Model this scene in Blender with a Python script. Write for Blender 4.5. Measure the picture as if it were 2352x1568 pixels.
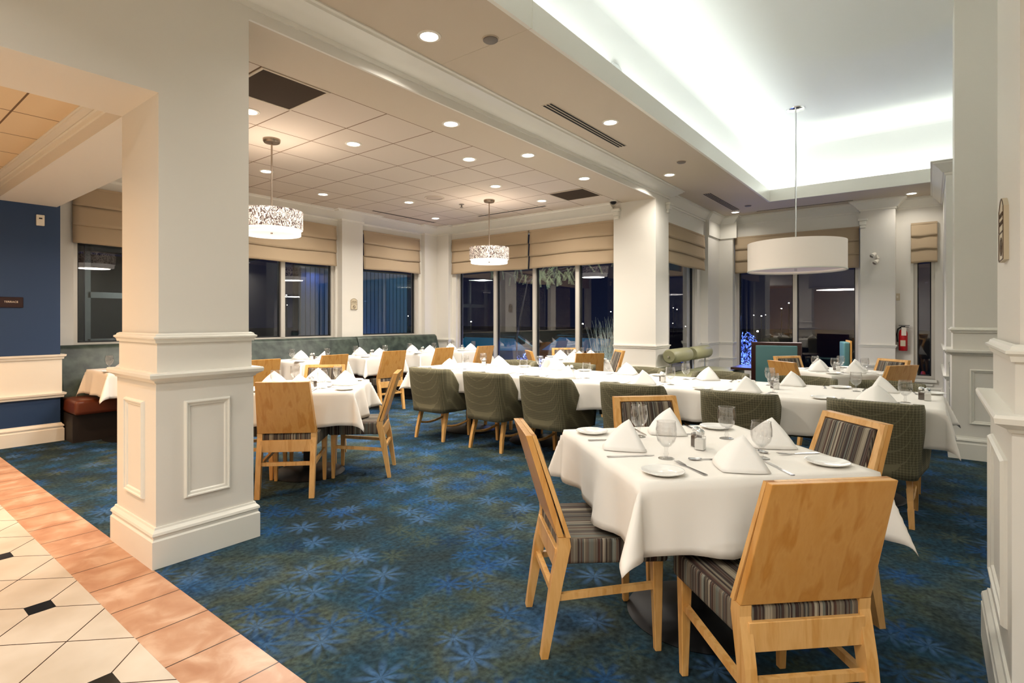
import bpy, bmesh, math, random
from mathutils import Vector, Matrix
random.seed(7)
PI = math.pi
for o in list(bpy.data.objects): bpy.data.objects.remove(o, do_unlink=True)
SC = bpy.context.scene
C = SC.collection

# ------------------------------------------------------------------ camera, world, exposure
TH = 0.6735
cam_d = bpy.data.cameras.new('camera'); cam = bpy.data.objects.new('camera', cam_d); C.objects.link(cam)
cam.location = (0, 0, 1.335); cam.rotation_euler = (PI/2, 0, TH-PI/2)
cam_d.sensor_width = 36; cam_d.lens = 1252/2352*36
cam_d.shift_x = 36/2352; cam_d.shift_y = -51/2352
cam_d.clip_start = 0.05; cam_d.clip_end = 400
SC.camera = cam
w = bpy.data.worlds.new('night'); SC.world = w; w.use_nodes = True
w.node_tree.nodes['Background'].inputs[0].default_value = (0.003, 0.004, 0.012, 1)
w.node_tree.nodes['Background'].inputs[1].default_value = 1.0
SC.view_settings.view_transform = 'Standard'
SC.view_settings.look = 'None'
SC.view_settings.gamma = 1
SC.view_settings.use_curve_mapping = False
SC.view_settings.exposure = 0.48

ZL, ZR, ZT = 3.184, 3.384, 4.45      # left ceiling, right ceiling, tray ceiling
COVE_W, DOWN_W, LOB_FILL_W = 39, 13.5, 14

def area(name, loc, rot, sx, sy, power, col, parent=None, shape='RECTANGLE', spread=PI):
    d = bpy.data.lights.new(name, 'AREA'); d.shape = shape; d.size = sx
    if shape in ('RECTANGLE', 'ELLIPSE'): d.size_y = sy
    d.energy = power; d.color = col; d.spread = spread
    o = bpy.data.objects.new(name, d); o.location = loc; o.rotation_euler = rot
    C.objects.link(o)
    if parent: o.parent = parent
    return o
COOL = (0.93, 1.0, 0.97)
# cove light strips lying on the ledge behind the cove lip, facing the tray walls and ceiling
area('cove_strip_light', (5.8, 2.33, 3.47), (PI-0.25, 0, 0), 9.2, 0.10, COVE_W*1.0, COOL)
area('cove_strip_light', (10.50, 0.0, 3.47), (PI, 0.25, 0), 0.08, 4.4, COVE_W*0.52, COOL)
area('cove_strip_light', (5.8, -2.53, 3.47), (PI+0.25, 0, 0), 9.2, 0.10, COVE_W*0.8, COOL)
area('cove_strip_light', (0.97, 0.0, 3.47), (PI, -0.25, 0), 0.08, 4.4, COVE_W*0.4, COOL)

# ------------------------------------------------------------------ materials
MATS = {}
def srgb(r, g, b):
    f = lambda c: (c/255/12.92) if c/255 <= 0.04045 else ((c/255+0.055)/1.055)**2.4
    return (f(r), f(g), f(b), 1)
def mat(name, col=(.8, .8, .8, 1), rough=.5, metal=0, emit=None, estr=0, spec=None, coat=0, bump=None):
    if name in MATS: return MATS[name]
    m = bpy.data.materials.new(name); m.use_nodes = True; MATS[name] = m
    b = m.node_tree.nodes['Principled BSDF']
    b.inputs['Base Color'].default_value = col; b.inputs['Roughness'].default_value = rough
    b.inputs['Metallic'].default_value = metal
    if spec is not None: b.inputs['Specular IOR Level'].default_value = spec
    if coat: b.inputs['Coat Weight'].default_value = coat
    if emit: b.inputs['Emission Color'].default_value = emit; b.inputs['Emission Strength'].default_value = estr
    if bump:
        N = m.node_tree.nodes; L = m.node_tree.links
        tc = N.new('ShaderNodeTexCoord'); n = N.new('ShaderNodeTexNoise'); n.inputs['Scale'].default_value = bump[0]
        n.inputs['Detail'].default_value = 3
        bp = N.new('ShaderNodeBump'); bp.inputs['Strength'].default_value = bump[1]; bp.inputs['Distance'].default_value = bump[2]
        L.new(tc.outputs['Object'], n.inputs['Vector']); L.new(n.outputs['Fac'], bp.inputs['Height']); L.new(bp.outputs[0], b.inputs['Normal'])
    return m
class NT:
    def __init__(s, m): s.m = m; s.N = m.node_tree.nodes; s.L = m.node_tree.links; s.b = s.N['Principled BSDF']
    def new(s, t, **kw):
        n = s.N.new('ShaderNode'+t)
        for k, v in kw.items():
            if k.startswith('i_'):
                key = k[2:]; key = int(key) if key.isdigit() else key.replace('_', ' ')
                n.inputs[key].default_value = v
            else: setattr(n, k, v)
        return n
    def math(s, op, a, b=None, c=None):
        n = s.N.new('ShaderNodeMath'); n.operation = op
        for i, v in enumerate((a, b, c)):
            if v is None: continue
            if isinstance(v, (int, float)): n.inputs[i].default_value = v
            else: s.L.new(v, n.inputs[i])
        return n.outputs[0]
    def mix(s, f, a, b, t='MIX'):
        n = s.N.new('ShaderNodeMixRGB'); n.blend_type = t
        for i, v in zip(('Fac', 'Color1', 'Color2'), (f, a, b)):
            if isinstance(v, (int, float)): n.inputs[i].default_value = v
            elif isinstance(v, tuple): n.inputs[i].default_value = v
            else: s.L.new(v, n.inputs[i])
        return n.outputs[0]
    def ramp(s, fac, stops, interp='LINEAR'):
        n = s.N.new('ShaderNodeValToRGB'); n.color_ramp.interpolation = interp
        e = n.color_ramp.elements
        while len(e) < len(stops): e.new(0.5)
        for i, (p, c) in enumerate(stops): e[i].position = p; e[i].color = c
        s.L.new(fac, n.inputs[0]); return n.outputs[0]
    def coords(s, out='Object', scale=(1, 1, 1), loc=(0, 0, 0)):
        t = s.N.new('ShaderNodeTexCoord'); mp = s.N.new('ShaderNodeMapping')
        mp.inputs['Scale'].default_value = scale; mp.inputs['Location'].default_value = loc
        s.L.new(t.outputs[out], mp.inputs[0]); return mp.outputs[0]
    def sep(s, v):
        n = s.N.new('ShaderNodeSeparateXYZ'); s.L.new(v, n.inputs[0]); return n.outputs
    def base(s, c): s.L.new(c, s.b.inputs['Base Color'])
    def bump(s, h, st=.3, d=.01):
        n = s.N.new('ShaderNodeBump'); n.inputs['Strength'].default_value = st; n.inputs['Distance'].default_value = d
        s.L.new(h, n.inputs['Height']); s.L.new(n.outputs[0], s.b.inputs['Normal'])

PAINT = mat('cream_paint', srgb(226, 222, 212), .55, bump=(60, .05, .002))
PAINT_C = mat('ceiling_paint', srgb(204, 190, 170), .8)
TRIM = mat('trim_paint', srgb(232, 229, 218), .35)
TRAY = mat('tray_paint', srgb(238, 240, 238), .8)
BLUE = mat('navy_paint', srgb(30, 58, 96), .5)
BLACK = mat('black_metal', (.012, .012, .013, 1), .5, 0, spec=.25)
DARK = mat('dark_void', srgb(52, 34, 10), .9)
SLOT = mat('slot_black', (.008, .007, .006, 1), .8)
CHROME = mat('chrome', (.75, .75, .75, 1), .15, 1)
BRUSHED = mat('brushed_nickel', srgb(165, 150, 135), .3, 1)
STEEL = mat('cutlery_steel', (.55, .55, .56, 1), .18, 1)
LENS = mat('lamp_lens', (1, 1, 1, 1), .4, emit=(1, .93, .86, 1), estr=9)
CHINA = mat('white_china', srgb(240, 238, 232), .2, coat=.3)
LINEN = mat('white_linen', srgb(240, 235, 226), .85, bump=(400, .06, .001))
NAPKIN = mat('napkin_linen', srgb(245, 242, 236), .85)
SALT = mat('salt', srgb(238, 236, 230), .6)
PEPPER = mat('pepper', srgb(90, 74, 62), .8)
BLIND = mat('blind_fabric', srgb(184, 163, 134), .85, bump=(300, .1, .001))
VINYL = mat('banquette_vinyl', srgb(70, 82, 72), .38)
BROWNV = mat('brown_leather', srgb(105, 52, 30), .35)
TEAL = mat('teal_leather', srgb(72, 112, 112), .4)
MAHOG = mat('dark_mahogany', srgb(48, 18, 16), .25)
ROLLF = mat('sage_vinyl', srgb(140, 138, 104), .5)
ALU = mat('window_aluminium', srgb(205, 200, 190), .35, .3)
FRAMED = mat('window_gasket', (.01, .01, .012, 1), .5)
RED = mat('extinguisher_red', srgb(190, 16, 24), .25)
SIGNC = mat('sign_beige', srgb(205, 192, 165), .45)
SIGNI = mat('sign_ink', srgb(88, 66, 44), .6)
SIGND = mat('sign_dark', srgb(36, 12, 14), .35)
SIGNW = mat('sign_white', srgb(225, 215, 200), .5)
PLASTIC = mat('white_plastic', srgb(228, 222, 208), .4)
GREYP = mat('grey_plastic', srgb(120, 112, 104), .5)

def m_tablecloth():
    nt = NT(LINEN)
m_ = NT(VINYL); n = m_.new('TexNoise', i_Scale=9.0, i_Detail=6.0); m_.L.new(m_.coords(), n.inputs['Vector'])
m_.base(m_.ramp(n.outputs['Fac'], [(.35, srgb(38, 48, 44)), (.65, srgb(70, 82, 72))]))

def wood(name, c1, c2, c3, sc):
    m = mat(name, c1, .32, coat=.15); t = NT(m)
    v = t.coords('Object', sc)
    n = t.new('TexNoise', i_Scale=1.6, i_Detail=3.0, i_Distortion=.35); t.L.new(v, n.inputs['Vector'])
    n2 = t.new('TexNoise', i_Scale=14.0, i_Detail=5.0); t.L.new(v, n2.inputs['Vector'])
    base = t.ramp(n.outputs['Fac'], [(.3, c1), (.5, c2), (.62, c3), (.75, c1)])
    t.base(t.mix(.25, base, t.ramp(n2.outputs['Fac'], [(.35, c1), (.65, c3)])))
    return m
WOODP = wood('honey_plywood', srgb(208, 150, 74), srgb(216, 162, 90), srgb(196, 134, 58), (11, 11, .8))
WOODL = wood('beech_frame', srgb(218, 166, 96), srgb(228, 180, 114), srgb(206, 150, 78), (16, 16, 2.2))

def stripes(name, axis, ncell=62):
    m = mat(name, (.2, .2, .2, 1), .8); t = NT(m)
    cc = t.sep(t.coords('Object')); tcn = t.new('TexCoord'); nx = t.math('ABSOLUTE', t.sep(tcn.outputs['Normal'])[0])
    side = t.math('GREATER_THAN', nx, .6)
    v = t.math('ADD', t.math('MULTIPLY', cc[0], t.math('SUBTRACT', 1.0, side)), t.math('MULTIPLY', cc[1], side))
    f = t.math('FLOOR', t.math('MULTIPLY', t.math('ADD', v, 2.0), 260.0))
    wn = t.new('TexWhiteNoise', noise_dimensions='1D'); t.L.new(f, wn.inputs['W'])
    f2 = t.math('FLOOR', t.math('MULTIPLY', t.math('ADD', v, 2.013), 110.0))
    wn2 = t.new('TexWhiteNoise', noise_dimensions='1D'); t.L.new(f2, wn2.inputs['W'])
    c = [(0, srgb(38, 26, 22)), (.34, srgb(78, 50, 38)), (.5, srgb(124, 114, 96)), (.64, srgb(178, 168, 146)), (.73, srgb(54, 36, 30)), (.85, srgb(116, 120, 110)), (.94, srgb(26, 20, 18))]
    a = t.ramp(wn.outputs['Value'], c, 'CONSTANT'); b = t.ramp(wn2.outputs['Value'], c, 'CONSTANT')
    t.base(t.mix(.62, a, b)); return m
STRX = stripes('striped_fabric', 0)

def m_green():
    m = mat('green_check_fabric', srgb(90, 86, 60), .8); t = NT(m)
    x, y, z = t.sep(t.coords('Object'))[:3]
    sx = t.math('PINGPONG', t.math('MULTIPLY', x, 60.0), .5); sz = t.math('PINGPONG', t.math('MULTIPLY', z, 60.0), .5)
    sy = t.math('PINGPONG', t.math('MULTIPLY', y, 60.0), .5)
    k = t.math('MULTIPLY', t.math('GREATER_THAN', t.math('MULTIPLY', sx, sz), .03), t.math('GREATER_THAN', sy, .06))
    t.base(t.mix(k, srgb(118, 111, 84), srgb(86, 82, 60))); return m
GREEN = m_green()

def m_carpet():
    m = mat('floral_carpet', (.02, .05, .08, 1), .95, spec=.1); t = NT(m)
    v = t.coords('Object')
    big = t.new('TexNoise', i_Scale=1.1, i_Detail=4.0); t.L.new(v, big.inputs['Vector'])
    fine = t.new('TexNoise', i_Scale=42.0, i_Detail=6.0); t.L.new(v, fine.inputs['Vector'])
    col = t.ramp(big.outputs['Fac'], [(.35, srgb(40, 54, 58)), (.48, srgb(40, 70, 88)), (.56, srgb(70, 80, 70)), (.68, srgb(46, 80, 112))])
    mot = t.new('TexNoise', i_Scale=7.0, i_Detail=5.0); t.L.new(v, mot.inputs['Vector'])
    col = t.mix(t.math('MULTIPLY', t.ramp(mot.outputs['Fac'], [(.45, (0, 0, 0, 1)), (.6, (1, 1, 1, 1))]), .6), col, srgb(42, 54, 56))
    for i, (sc, R, off, npet, pal) in enumerate([
            (3.6, .46, (0, 0, 0), 4.0, [(0, srgb(48, 92, 140)), (.35, srgb(72, 84, 70)), (.6, srgb(30, 80, 134)), (.85, srgb(84, 94, 78))]),
            (4.3, .46, (3.3, 7.7, 0), 4.5, [(0, srgb(34, 84, 136)), (.35, srgb(58, 72, 64)), (.6, srgb(72, 108, 150)), (.8, srgb(46, 58, 56))]),
            (3.2, .42, (9.1, 2.2, 0), 4.0, [(0, srgb(74, 112, 156)), (.5, srgb(36, 82, 140)), (.7, srgb(64, 76, 62)), (.85, srgb(26, 52, 84))])]):
        vv = t.coords('Object', (sc, sc, 0), off)
        wob = t.mix(.06, vv, mot.outputs['Color'], 'ADD')
        vo = t.new('TexVoronoi', voronoi_dimensions='2D', i_Scale=1.0, i_Randomness=.8); t.L.new(wob, vo.inputs['Vector'])
        sub = t.new('VectorMath', operation='SUBTRACT'); t.L.new(wob, sub.inputs[0]); t.L.new(vo.outputs['Position'], sub.inputs[1])
        sx, sy, _ = t.sep(sub.outputs[0])[:3]
        ang = t.math('ARCTAN2', sy, sx)
        pet = t.math('ABSOLUTE', t.math('COSINE', t.math('MULTIPLY', ang, npet)))
        rad = t.math('MULTIPLY', t.math('ADD', t.math('MULTIPLY', t.math('POWER', pet, 1.2), .7), .3), R)
        nz = t.math('MULTIPLY', t.math('SUBTRACT', fine.outputs['Fac'], .5), .30)
        mask = t.math('SUBTRACT', rad, t.math('ADD', vo.outputs['Distance'], nz))
        mk = t.ramp(t.math('MULTIPLY', mask, 4.0), [(0, (0, 0, 0, 1)), (.9, (1, 1, 1, 1))])
        cs = t.sep(vo.outputs['Color'])
        pc = t.ramp(cs[0], pal, 'CONSTANT')
        vis = t.math('GREATER_THAN', cs[1], .3)
        col = t.mix(t.math('MULTIPLY', t.math('MULTIPLY', mk, vis), .55), col, pc)
    col = t.mix(.75, col, t.ramp(fine.outputs['Fac'], [(.3, (.25, .25, .25, 1)), (.68, (1.15, 1.15, 1.15, 1))]), 'MULTIPLY')
    t.base(col); t.bump(fine.outputs['Fac'], .5, .006); return m
CARPET = m_carpet()

def m_octagon():
    # cream octagonal tiles with small black squares
    m = mat('cream_octagon_tiles', srgb(232, 214, 188), .18); t = NT(m)
    x, y, _ = t.sep(t.coords('Object'))[:3]
    P_ = .4275
    ga = t.math('DIVIDE', t.math('SUBTRACT', t.math('ADD', x, y), 3.883), P_); gb = t.math('DIVIDE', t.math('SUBTRACT', t.math('SUBTRACT', y, x), 2.573), P_)
    near = lambda g: t.math('ABSOLUTE', t.math('SUBTRACT', g, t.math('ROUND', g)))
    ln = t.math('LESS_THAN', t.math('MINIMUM', near(ga), near(gb)), .009)
    off = lambda g: t.math('MULTIPLY', t.math('SUBTRACT', t.math('DIVIDE', g, 2.0), t.math('ROUND', t.math('DIVIDE', g, 2.0))), 2*P_)
    da, db = off(ga), off(gb)
    dx = t.math('ABSOLUTE', t.math('MULTIPLY', t.math('SUBTRACT', da, db), .5)); dy = t.math('ABSOLUTE', t.math('MULTIPLY', t.math('ADD', da, db), .5))
    sq = t.math('LESS_THAN', t.math('MAXIMUM', dx, dy), .050)
    n = t.new('TexNoise', i_Scale=3.0, i_Detail=3.0); t.L.new(t.coords(), n.inputs['Vector'])
    c = t.ramp(n.outputs['Fac'], [(.35, srgb(190, 178, 160)), (.65, srgb(206, 197, 182))])
    c = t.mix(ln, c, srgb(60, 40, 30)); c = t.mix(sq, c, srgb(24, 24, 22)); t.base(c); return m
OCT = m_octagon()
def m_terra():
    m = mat('terracotta_border_tiles', srgb(214, 160, 122), .4); t = NT(m)
    x, y, _ = t.sep(t.coords('Object'))[:3]
    fy = t.math('FRACT', t.math('DIVIDE', t.math('SUBTRACT', y, 3.205), .3055))
    g = t.math('LESS_THAN', fy, .02)
    n = t.new('TexNoise', i_Scale=6.0, i_Detail=5.0, i_Distortion=.6); t.L.new(t.coords(), n.inputs['Vector'])
    c = t.ramp(n.outputs['Fac'], [(.32, srgb(168, 122, 92)), (.5, srgb(182, 140, 110)), (.68, srgb(202, 170, 144))])
    t.base(t.mix(g, c, srgb(50, 34, 26))); return m
TERRA = m_terra()
def m_ctile(name, x0, y0, sx, sy, c, wline=.012):
    m = mat(name, c, .85); t = NT(m)
    x, y, _ = t.sep(t.coords('Object'))[:3]
    fx = t.math('FRACT', t.math('DIVIDE', t.math('SUBTRACT', x, x0-wline*.5), sx)); fy = t.math('FRACT', t.math('DIVIDE', t.math('SUBTRACT', y, y0-wline*.5), sy))
    g = t.math('MAXIMUM', t.math('LESS_THAN', fx, wline/sx), t.math('LESS_THAN', fy, wline/sy))
    t.base(t.mix(g, c, srgb(118, 92, 66))); return m
CTILE = m_ctile('acoustic_ceiling_tiles', 2.045, 3.83, .588, .600, srgb(208, 194, 178))
CTILE2 = m_ctile('lobby_ceiling_tiles', .84, 4.885, .61, .62, srgb(226, 204, 168))

def m_glass(name, fac=.12, tint=(1, 1, 1, 1), rough=0.0):
    m = bpy.data.materials.new(name); m.use_nodes = True; N = m.node_tree.nodes; L = m.node_tree.links
    N.clear(); o = N.new('ShaderNodeOutputMaterial'); mx = N.new('ShaderNodeMixShader'); tr = N.new('ShaderNodeBsdfTransparent')
    gl = N.new('ShaderNodeBsdfGlossy'); gl.inputs['Roughness'].default_value = rough; tr.inputs[0].default_value = tint
    lw = N.new('ShaderNodeLayerWeight'); lw.inputs[0].default_value = .5
    a = N.new('ShaderNodeMath'); a.operation = 'MULTIPLY_ADD'; a.inputs[1].default_value = .75; a.inputs[2].default_value = fac
    p = N.new('ShaderNodeMath'); p.operation = 'POWER'; p.inputs[1].default_value = 3
    a.use_clamp = True
    L.new(lw.outputs['Facing'], p.inputs[0]); L.new(p.outputs[0], a.inputs[0]); L.new(a.outputs[0], mx.inputs[0])
    L.new(tr.outputs[0], mx.inputs[1]); L.new(gl.outputs[0], mx.inputs[2]); L.new(mx.outputs[0], o.inputs[0])
    return m
PANE = m_glass('window_glass', .06)
CLEAR = m_glass('drinking_glass', .09, (.965, .965, .965, 1))

def m_shade(name, pat):
    m = mat(name, srgb(236, 226, 212), .8); t = NT(m)
    t.b.inputs['Emission Strength'].default_value = .13 if pat else .10
    t.b.inputs['Emission Color'].default_value = (1, .86, .74, 1)
    if pat:
        v = t.coords('Object', (1, 1, .6))
        n = t.new('TexNoise', i_Scale=34.0, i_Detail=3.0, i_Distortion=2.5); t.L.new(v, n.inputs['Vector'])
        c = t.ramp(n.outputs['Fac'], [(.47, srgb(86, 70, 66)), (.53, srgb(240, 228, 218))])
        t.base(c)
        e = t.mix(1.0, c, (1, .88, .78, 1), 'MULTIPLY'); t.L.new(e, t.b.inputs['Emission Color'])
    return m
SHADE_P = m_shade('patterned_shade', True)
SHADE_W = m_shade('white_shade', False)
GLOW = mat('glowing_diffuser', (1, 1, 1, 1), .5, emit=(1, .88, .76, 1), estr=.5)
GLOWB = mat('glowing_band', (1, 1, 1, 1), .5, emit=(1, .88, .76, 1), estr=.5)

# ------------------------------------------------------------------ mesh helpers
class MB:
    def __init__(s): s.bm = bmesh.new()
    def box(s, x0, x1, y0, y1, z0, z1, M=None):
        vs = [s.bm.verts.new((x, y, z)) for x in (x0, x1) for y in (y0, y1) for z in (z0, z1)]
        if M:
            for v in vs: v.co = M @ v.co
        for f in ((0, 1, 3, 2), (4, 6, 7, 5), (0, 4, 5, 1), (2, 3, 7, 6), (0, 2, 6, 4), (1, 5, 7, 3)):
            s.bm.faces.new([vs[i] for i in f])
        return s
    def hexa(s, bot, top):
        a = [s.bm.verts.new(p) for p in bot]; b = [s.bm.verts.new(p) for p in top]; n = len(a)
        s.bm.faces.new(a[::-1]); s.bm.faces.new(b)
        for i in range(n): s.bm.faces.new((a[i], a[(i+1) % n], b[(i+1) % n], b[i]))
        return s
    def bar(s, p, q, w, h, w2=None, h2=None):
        # tapering rectangular bar from p to q; w across (horizontal), h other direction
        p, q = Vector(p), Vector(q); d = (q-p).normalized()
        side = d.cross(Vector((0, 0, 1)));
        if side.length < .1: side = Vector((1, 0, 0))
        side.normalize()
        if abs(d.z) > .7:
            side = Vector((1, 0, 0)); side = (side-d*side.dot(d)).normalized()
        up = side.cross(d).normalized(); w2 = w if w2 is None else w2; h2 = h if h2 is None else h2
        def ring(c, a, b): return [c+side*a/2*i+up*b/2*j for i, j in ((-1, -1), (1, -1), (1, 1), (-1, 1))]
        return s.hexa(ring(p, w, h), ring(q, w2, h2))
    def prism(s, pts, z0, z1, M=None):
        a = [Vector((x, y, z0)) for x, y in pts]; b = [Vector((x, y, z1)) for x, y in pts]
        if M: a = [M @ v for v in a]; b = [M @ v for v in b]
        return s.hexa(a, b)
    def lathe(s, prof, n=24, c=(0, 0, 0), cap=False):
        rings = []
        for r, z in prof:
            if r < 1e-5: rings.append([s.bm.verts.new((c[0], c[1], c[2]+z))])
            else: rings.append([s.bm.verts.new((c[0]+r*math.cos(2*PI*i/n), c[1]+r*math.sin(2*PI*i/n), c[2]+z)) for i in range(n)])
        for a, b in zip(rings, rings[1:]):
            if len(a) == 1 and len(b) == 1: continue
            for i in range(n):
                j = (i+1) % n
                if len(a) == 1: s.bm.faces.new((a[0], b[j], b[i]))
                elif len(b) == 1: s.bm.faces.new((a[i], a[j], b[0]))
                else: s.bm.faces.new((a[i], a[j], b[j], b[i]))
        if cap:
            for r_, rev in ((rings[0], True), (rings[-1], False)):
                if len(r_) > 1: s.bm.faces.new(r_[::-1] if rev else r_)
        return s
    def tube(s, pts, r, n=8, r2=None):
        pts = [Vector(p) for p in pts]; rings = []
        for i, p in enumerate(pts):
            d = (pts[min(i+1, len(pts)-1)]-pts[max(i-1, 0)]).normalized()
            a = d.cross(Vector((0, 0, 1)));
            if a.length < .05: a = d.cross(Vector((1, 0, 0)))
            a.normalize(); b = d.cross(a)
            rr = r if r2 is None else r+(r2-r)*i/(len(pts)-1)
            rings.append([s.bm.verts.new(p+(a*math.cos(2*PI*k/n)+b*math.sin(2*PI*k/n))*rr) for k in range(n)])
        for A, B in zip(rings, rings[1:]):
            for k in range(n): s.bm.faces.new((A[k], A[(k+1) % n], B[(k+1) % n], B[k]))
        s.bm.faces.new(rings[0][::-1]); s.bm.faces.new(rings[-1]); return s
    def sweep(s, path, prof, closed=False):
        # path: xy points; prof: (offset to the right of travel, z) outline, closed loop
        n = len(path); P_ = [Vector(p) for p in path]; rings = []
        for i in range(n):
            if closed or 0 < i < n-1:
                d1 = (P_[i]-P_[i-1]).normalized(); d2 = (P_[(i+1) % n]-P_[i]).normalized()
            elif i == 0: d1 = d2 = (P_[1]-P_[0]).normalized()
            else: d1 = d2 = (P_[-1]-P_[-2]).normalized()
            n1 = Vector((d1.y, -d1.x)); n2 = Vector((d2.y, -d2.x)); m = (n1+n2); m = m/(m.dot(n1))
            rings.append([s.bm.verts.new((P_[i].x+m.x*o, P_[i].y+m.y*o, z)) for o, z in prof])
        k = len(prof)
        for i in range(n if closed else n-1):
            A, B = rings[i], rings[(i+1) % n]
            for j in range(k): s.bm.faces.new((A[j], A[(j+1) % k], B[(j+1) % k], B[j]))
        if not closed: s.bm.faces.new(rings[0]); s.bm.faces.new(rings[-1][::-1])
        return s
    def grid(s, f, nu, nv):
        V = [[s.bm.verts.new(f(i/nu, j/nv)) for j in range(nv+1)] for i in range(nu+1)]
        for i in range(nu):
            for j in range(nv): s.bm.faces.new((V[i][j], V[i+1][j], V[i+1][j+1], V[i][j+1]))
        return s
    def bevel(s, w=.005, seg=2):
        bmesh.ops.recalc_face_normals(s.bm, faces=s.bm.faces)
        bmesh.ops.bevel(s.bm, geom=[e for e in s.bm.edges if len(e.link_faces) == 2 and e.calc_face_angle(0) > .5], offset=w, segments=seg, affect='EDGES', profile=.6)
        return s
    def build(s, name, m, parent=None, loc=None, rz=0, smooth=False, solid=0, sub=0):
        bmesh.ops.recalc_face_normals(s.bm, faces=s.bm.faces)
        me = bpy.data.meshes.new(name); s.bm.to_mesh(me); s.bm.free()
        for mm in (m if isinstance(m, (list, tuple)) else [m]): me.materials.append(mm)
        if smooth:
            for p in me.polygons: p.use_smooth = True
            if smooth != 'all':
                me.set_sharp_from_angle(angle=.7)
        o = bpy.data.objects.new(name, me); C.objects.link(o)
        if loc: o.location = loc
        o.rotation_euler.z = rz
        if parent: o.parent = parent
        if sub:
            q = o.modifiers.new('s', 'SUBSURF'); q.levels = sub; q.render_levels = sub
        if solid:
            q = o.modifiers.new('t', 'SOLIDIFY'); q.thickness = solid; q.offset = 0
        return o
def thing(name, label, cat, loc=(0, 0, 0), rz=0, group=None):
    o = bpy.data.objects.new(name, None); C.objects.link(o); o.empty_display_size = .1
    o.location = loc; o.rotation_euler.z = rz; o['label'] = label; o['category'] = cat
    if group: o['group'] = group
    return o
def tag(o, label, cat, group=None, kind=None):
    o['label'] = label; o['category'] = cat
    if group: o['group'] = group
    if kind: o['kind'] = kind
    return o
def struct(o, label=None):
    o['kind'] = 'structure'
    if label: o['label'] = label
    return o
def dup(root, loc, rz, label, group=None, first={}):
    if root.name not in first:
        first[root.name] = 1; r = root
    else:
        r = root.copy(); C.objects.link(r)
        for ch in list(root.children):
            c = ch.copy(); C.objects.link(c); c.parent = r
            for g in ch.children:
                d = g.copy(); C.objects.link(d); d.parent = c
    r.location = loc; r.rotation_euler.z = rz; r['label'] = label
    if group: r['group'] = group
    return r
def wallx(mb, x0, x1, a, b, z0, z1, holes):       # wall standing at x0..x1, running along y
    cut(mb, a, b, z0, z1, holes, lambda p, q, r, s_: mb.box(x0, x1, p, q, r, s_))
def wally(mb, y0, y1, a, b, z0, z1, holes):
    cut(mb, a, b, z0, z1, holes, lambda p, q, r, s_: mb.box(p, q, y0, y1, r, s_))
def cut(mb, a, b, z0, z1, holes, put):
    us = sorted({a, b, *[h[0] for h in holes], *[h[1] for h in holes]})
    for p, q in zip(us, us[1:]):
        hs = [h for h in holes if h[0] <= p+1e-6 and h[1] >= q-1e-6]
        if not hs: put(p, q, z0, z1)
        else:
            h = hs[0]
            if h[2] > z0: put(p, q, z0, h[2])
            if h[3] < z1: put(p, q, h[3], z1)

# ------------------------------------------------------------------ floor
struct(MB().box(1.13, 12.2, -3.6, 8.3, -.05, 0).build('floor', CARPET))
struct(MB().box(.84, 1.13, -3.6, 8.3, -.05, .001).build('floor', TERRA))
struct(MB().box(-4, .84, -3.6, 8.3, -.05, .0005).build('floor', OCT))

# ------------------------------------------------------------------ ceilings
m = MB(); m.box(-4, 12.2, 2.215, 3.29, ZR, ZR+.03); m.box(10.405, 12.2, -3.6, 2.215, ZR, ZR+.03); m.box(-4, 10.405, -3.6, -2.415, ZR, ZR+.03); m.box(-4, 1.015, -2.415, 2.215, ZR, ZR+.03)
m.box(8.0, 12.2, 3.28, 3.9, ZR, ZR+.03)
m.box(3.154, 3.158, 2.2, 3.1, ZR-.0015, ZR)
struct(m.build('ceiling', PAINT_C))
m = MB()   # cove lip and the ledge behind it
for a, b, c_, d in ((1.0, 10.42, 2.2, 2.23), (1.0, 10.42, -2.43, -2.4), (10.39, 10.42, -2.4, 2.2), (1.0, 1.03, -2.4, 2.2)):
    m.box(a, b, c_, d, ZR-.001, 3.585)
m.box(3.164, 3.166, 2.196, 2.2, ZR, 3.585)
struct(m.build('trim_1', TRIM))
m = MB(); XA, XZ, YA, YZ = .85, 10.58, -2.65, 2.46
m.box(XA, XZ, YZ, YZ+.05, 3.41, ZT); m.box(XA, XZ, YA-.05, YA, 3.41, ZT); m.box(XZ, XZ+.05, YA-.05, YZ+.05, 3.41, ZT); m.box(XA-.05, XA, YA-.05, YZ+.05, 3.41, ZT)
m.box(XA-.05, XZ+.05, YA-.05, YZ+.05, ZT, ZT+.05)
def cyl(y0, z0): pass
# rounded junction between tray walls and tray ceiling
prof = [(0, ZT-.16)]+[(.16-.16*math.cos(a), ZT-.16+.16*math.sin(a)) for a in [i*PI/16 for i in range(1, 8)]]+[(.16, ZT), (0, ZT)]
m.sweep([(XA, YA), (XA, YZ), (XZ, YZ), (XZ, YA)], prof, closed=True)
struct(m.build('ceiling', TRAY, smooth=True))
m = MB(); m.box(-4, 1.67, 3.84, 8.3, 3.3, 3.33); m.box(1.67, 8.3, 3.295, 8.3, ZL, ZL+.03)
struct(m.build('ceiling', CTILE))
struct(MB().box(1.67, 8.1, 3.299, 3.825, ZL-.001, ZL+.01).build('ceiling', PAINT_C))
struct(MB().box(-4, 1.17, 3.84, 7.51, 2.75, 2.78).build('ceiling', CTILE2))

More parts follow.
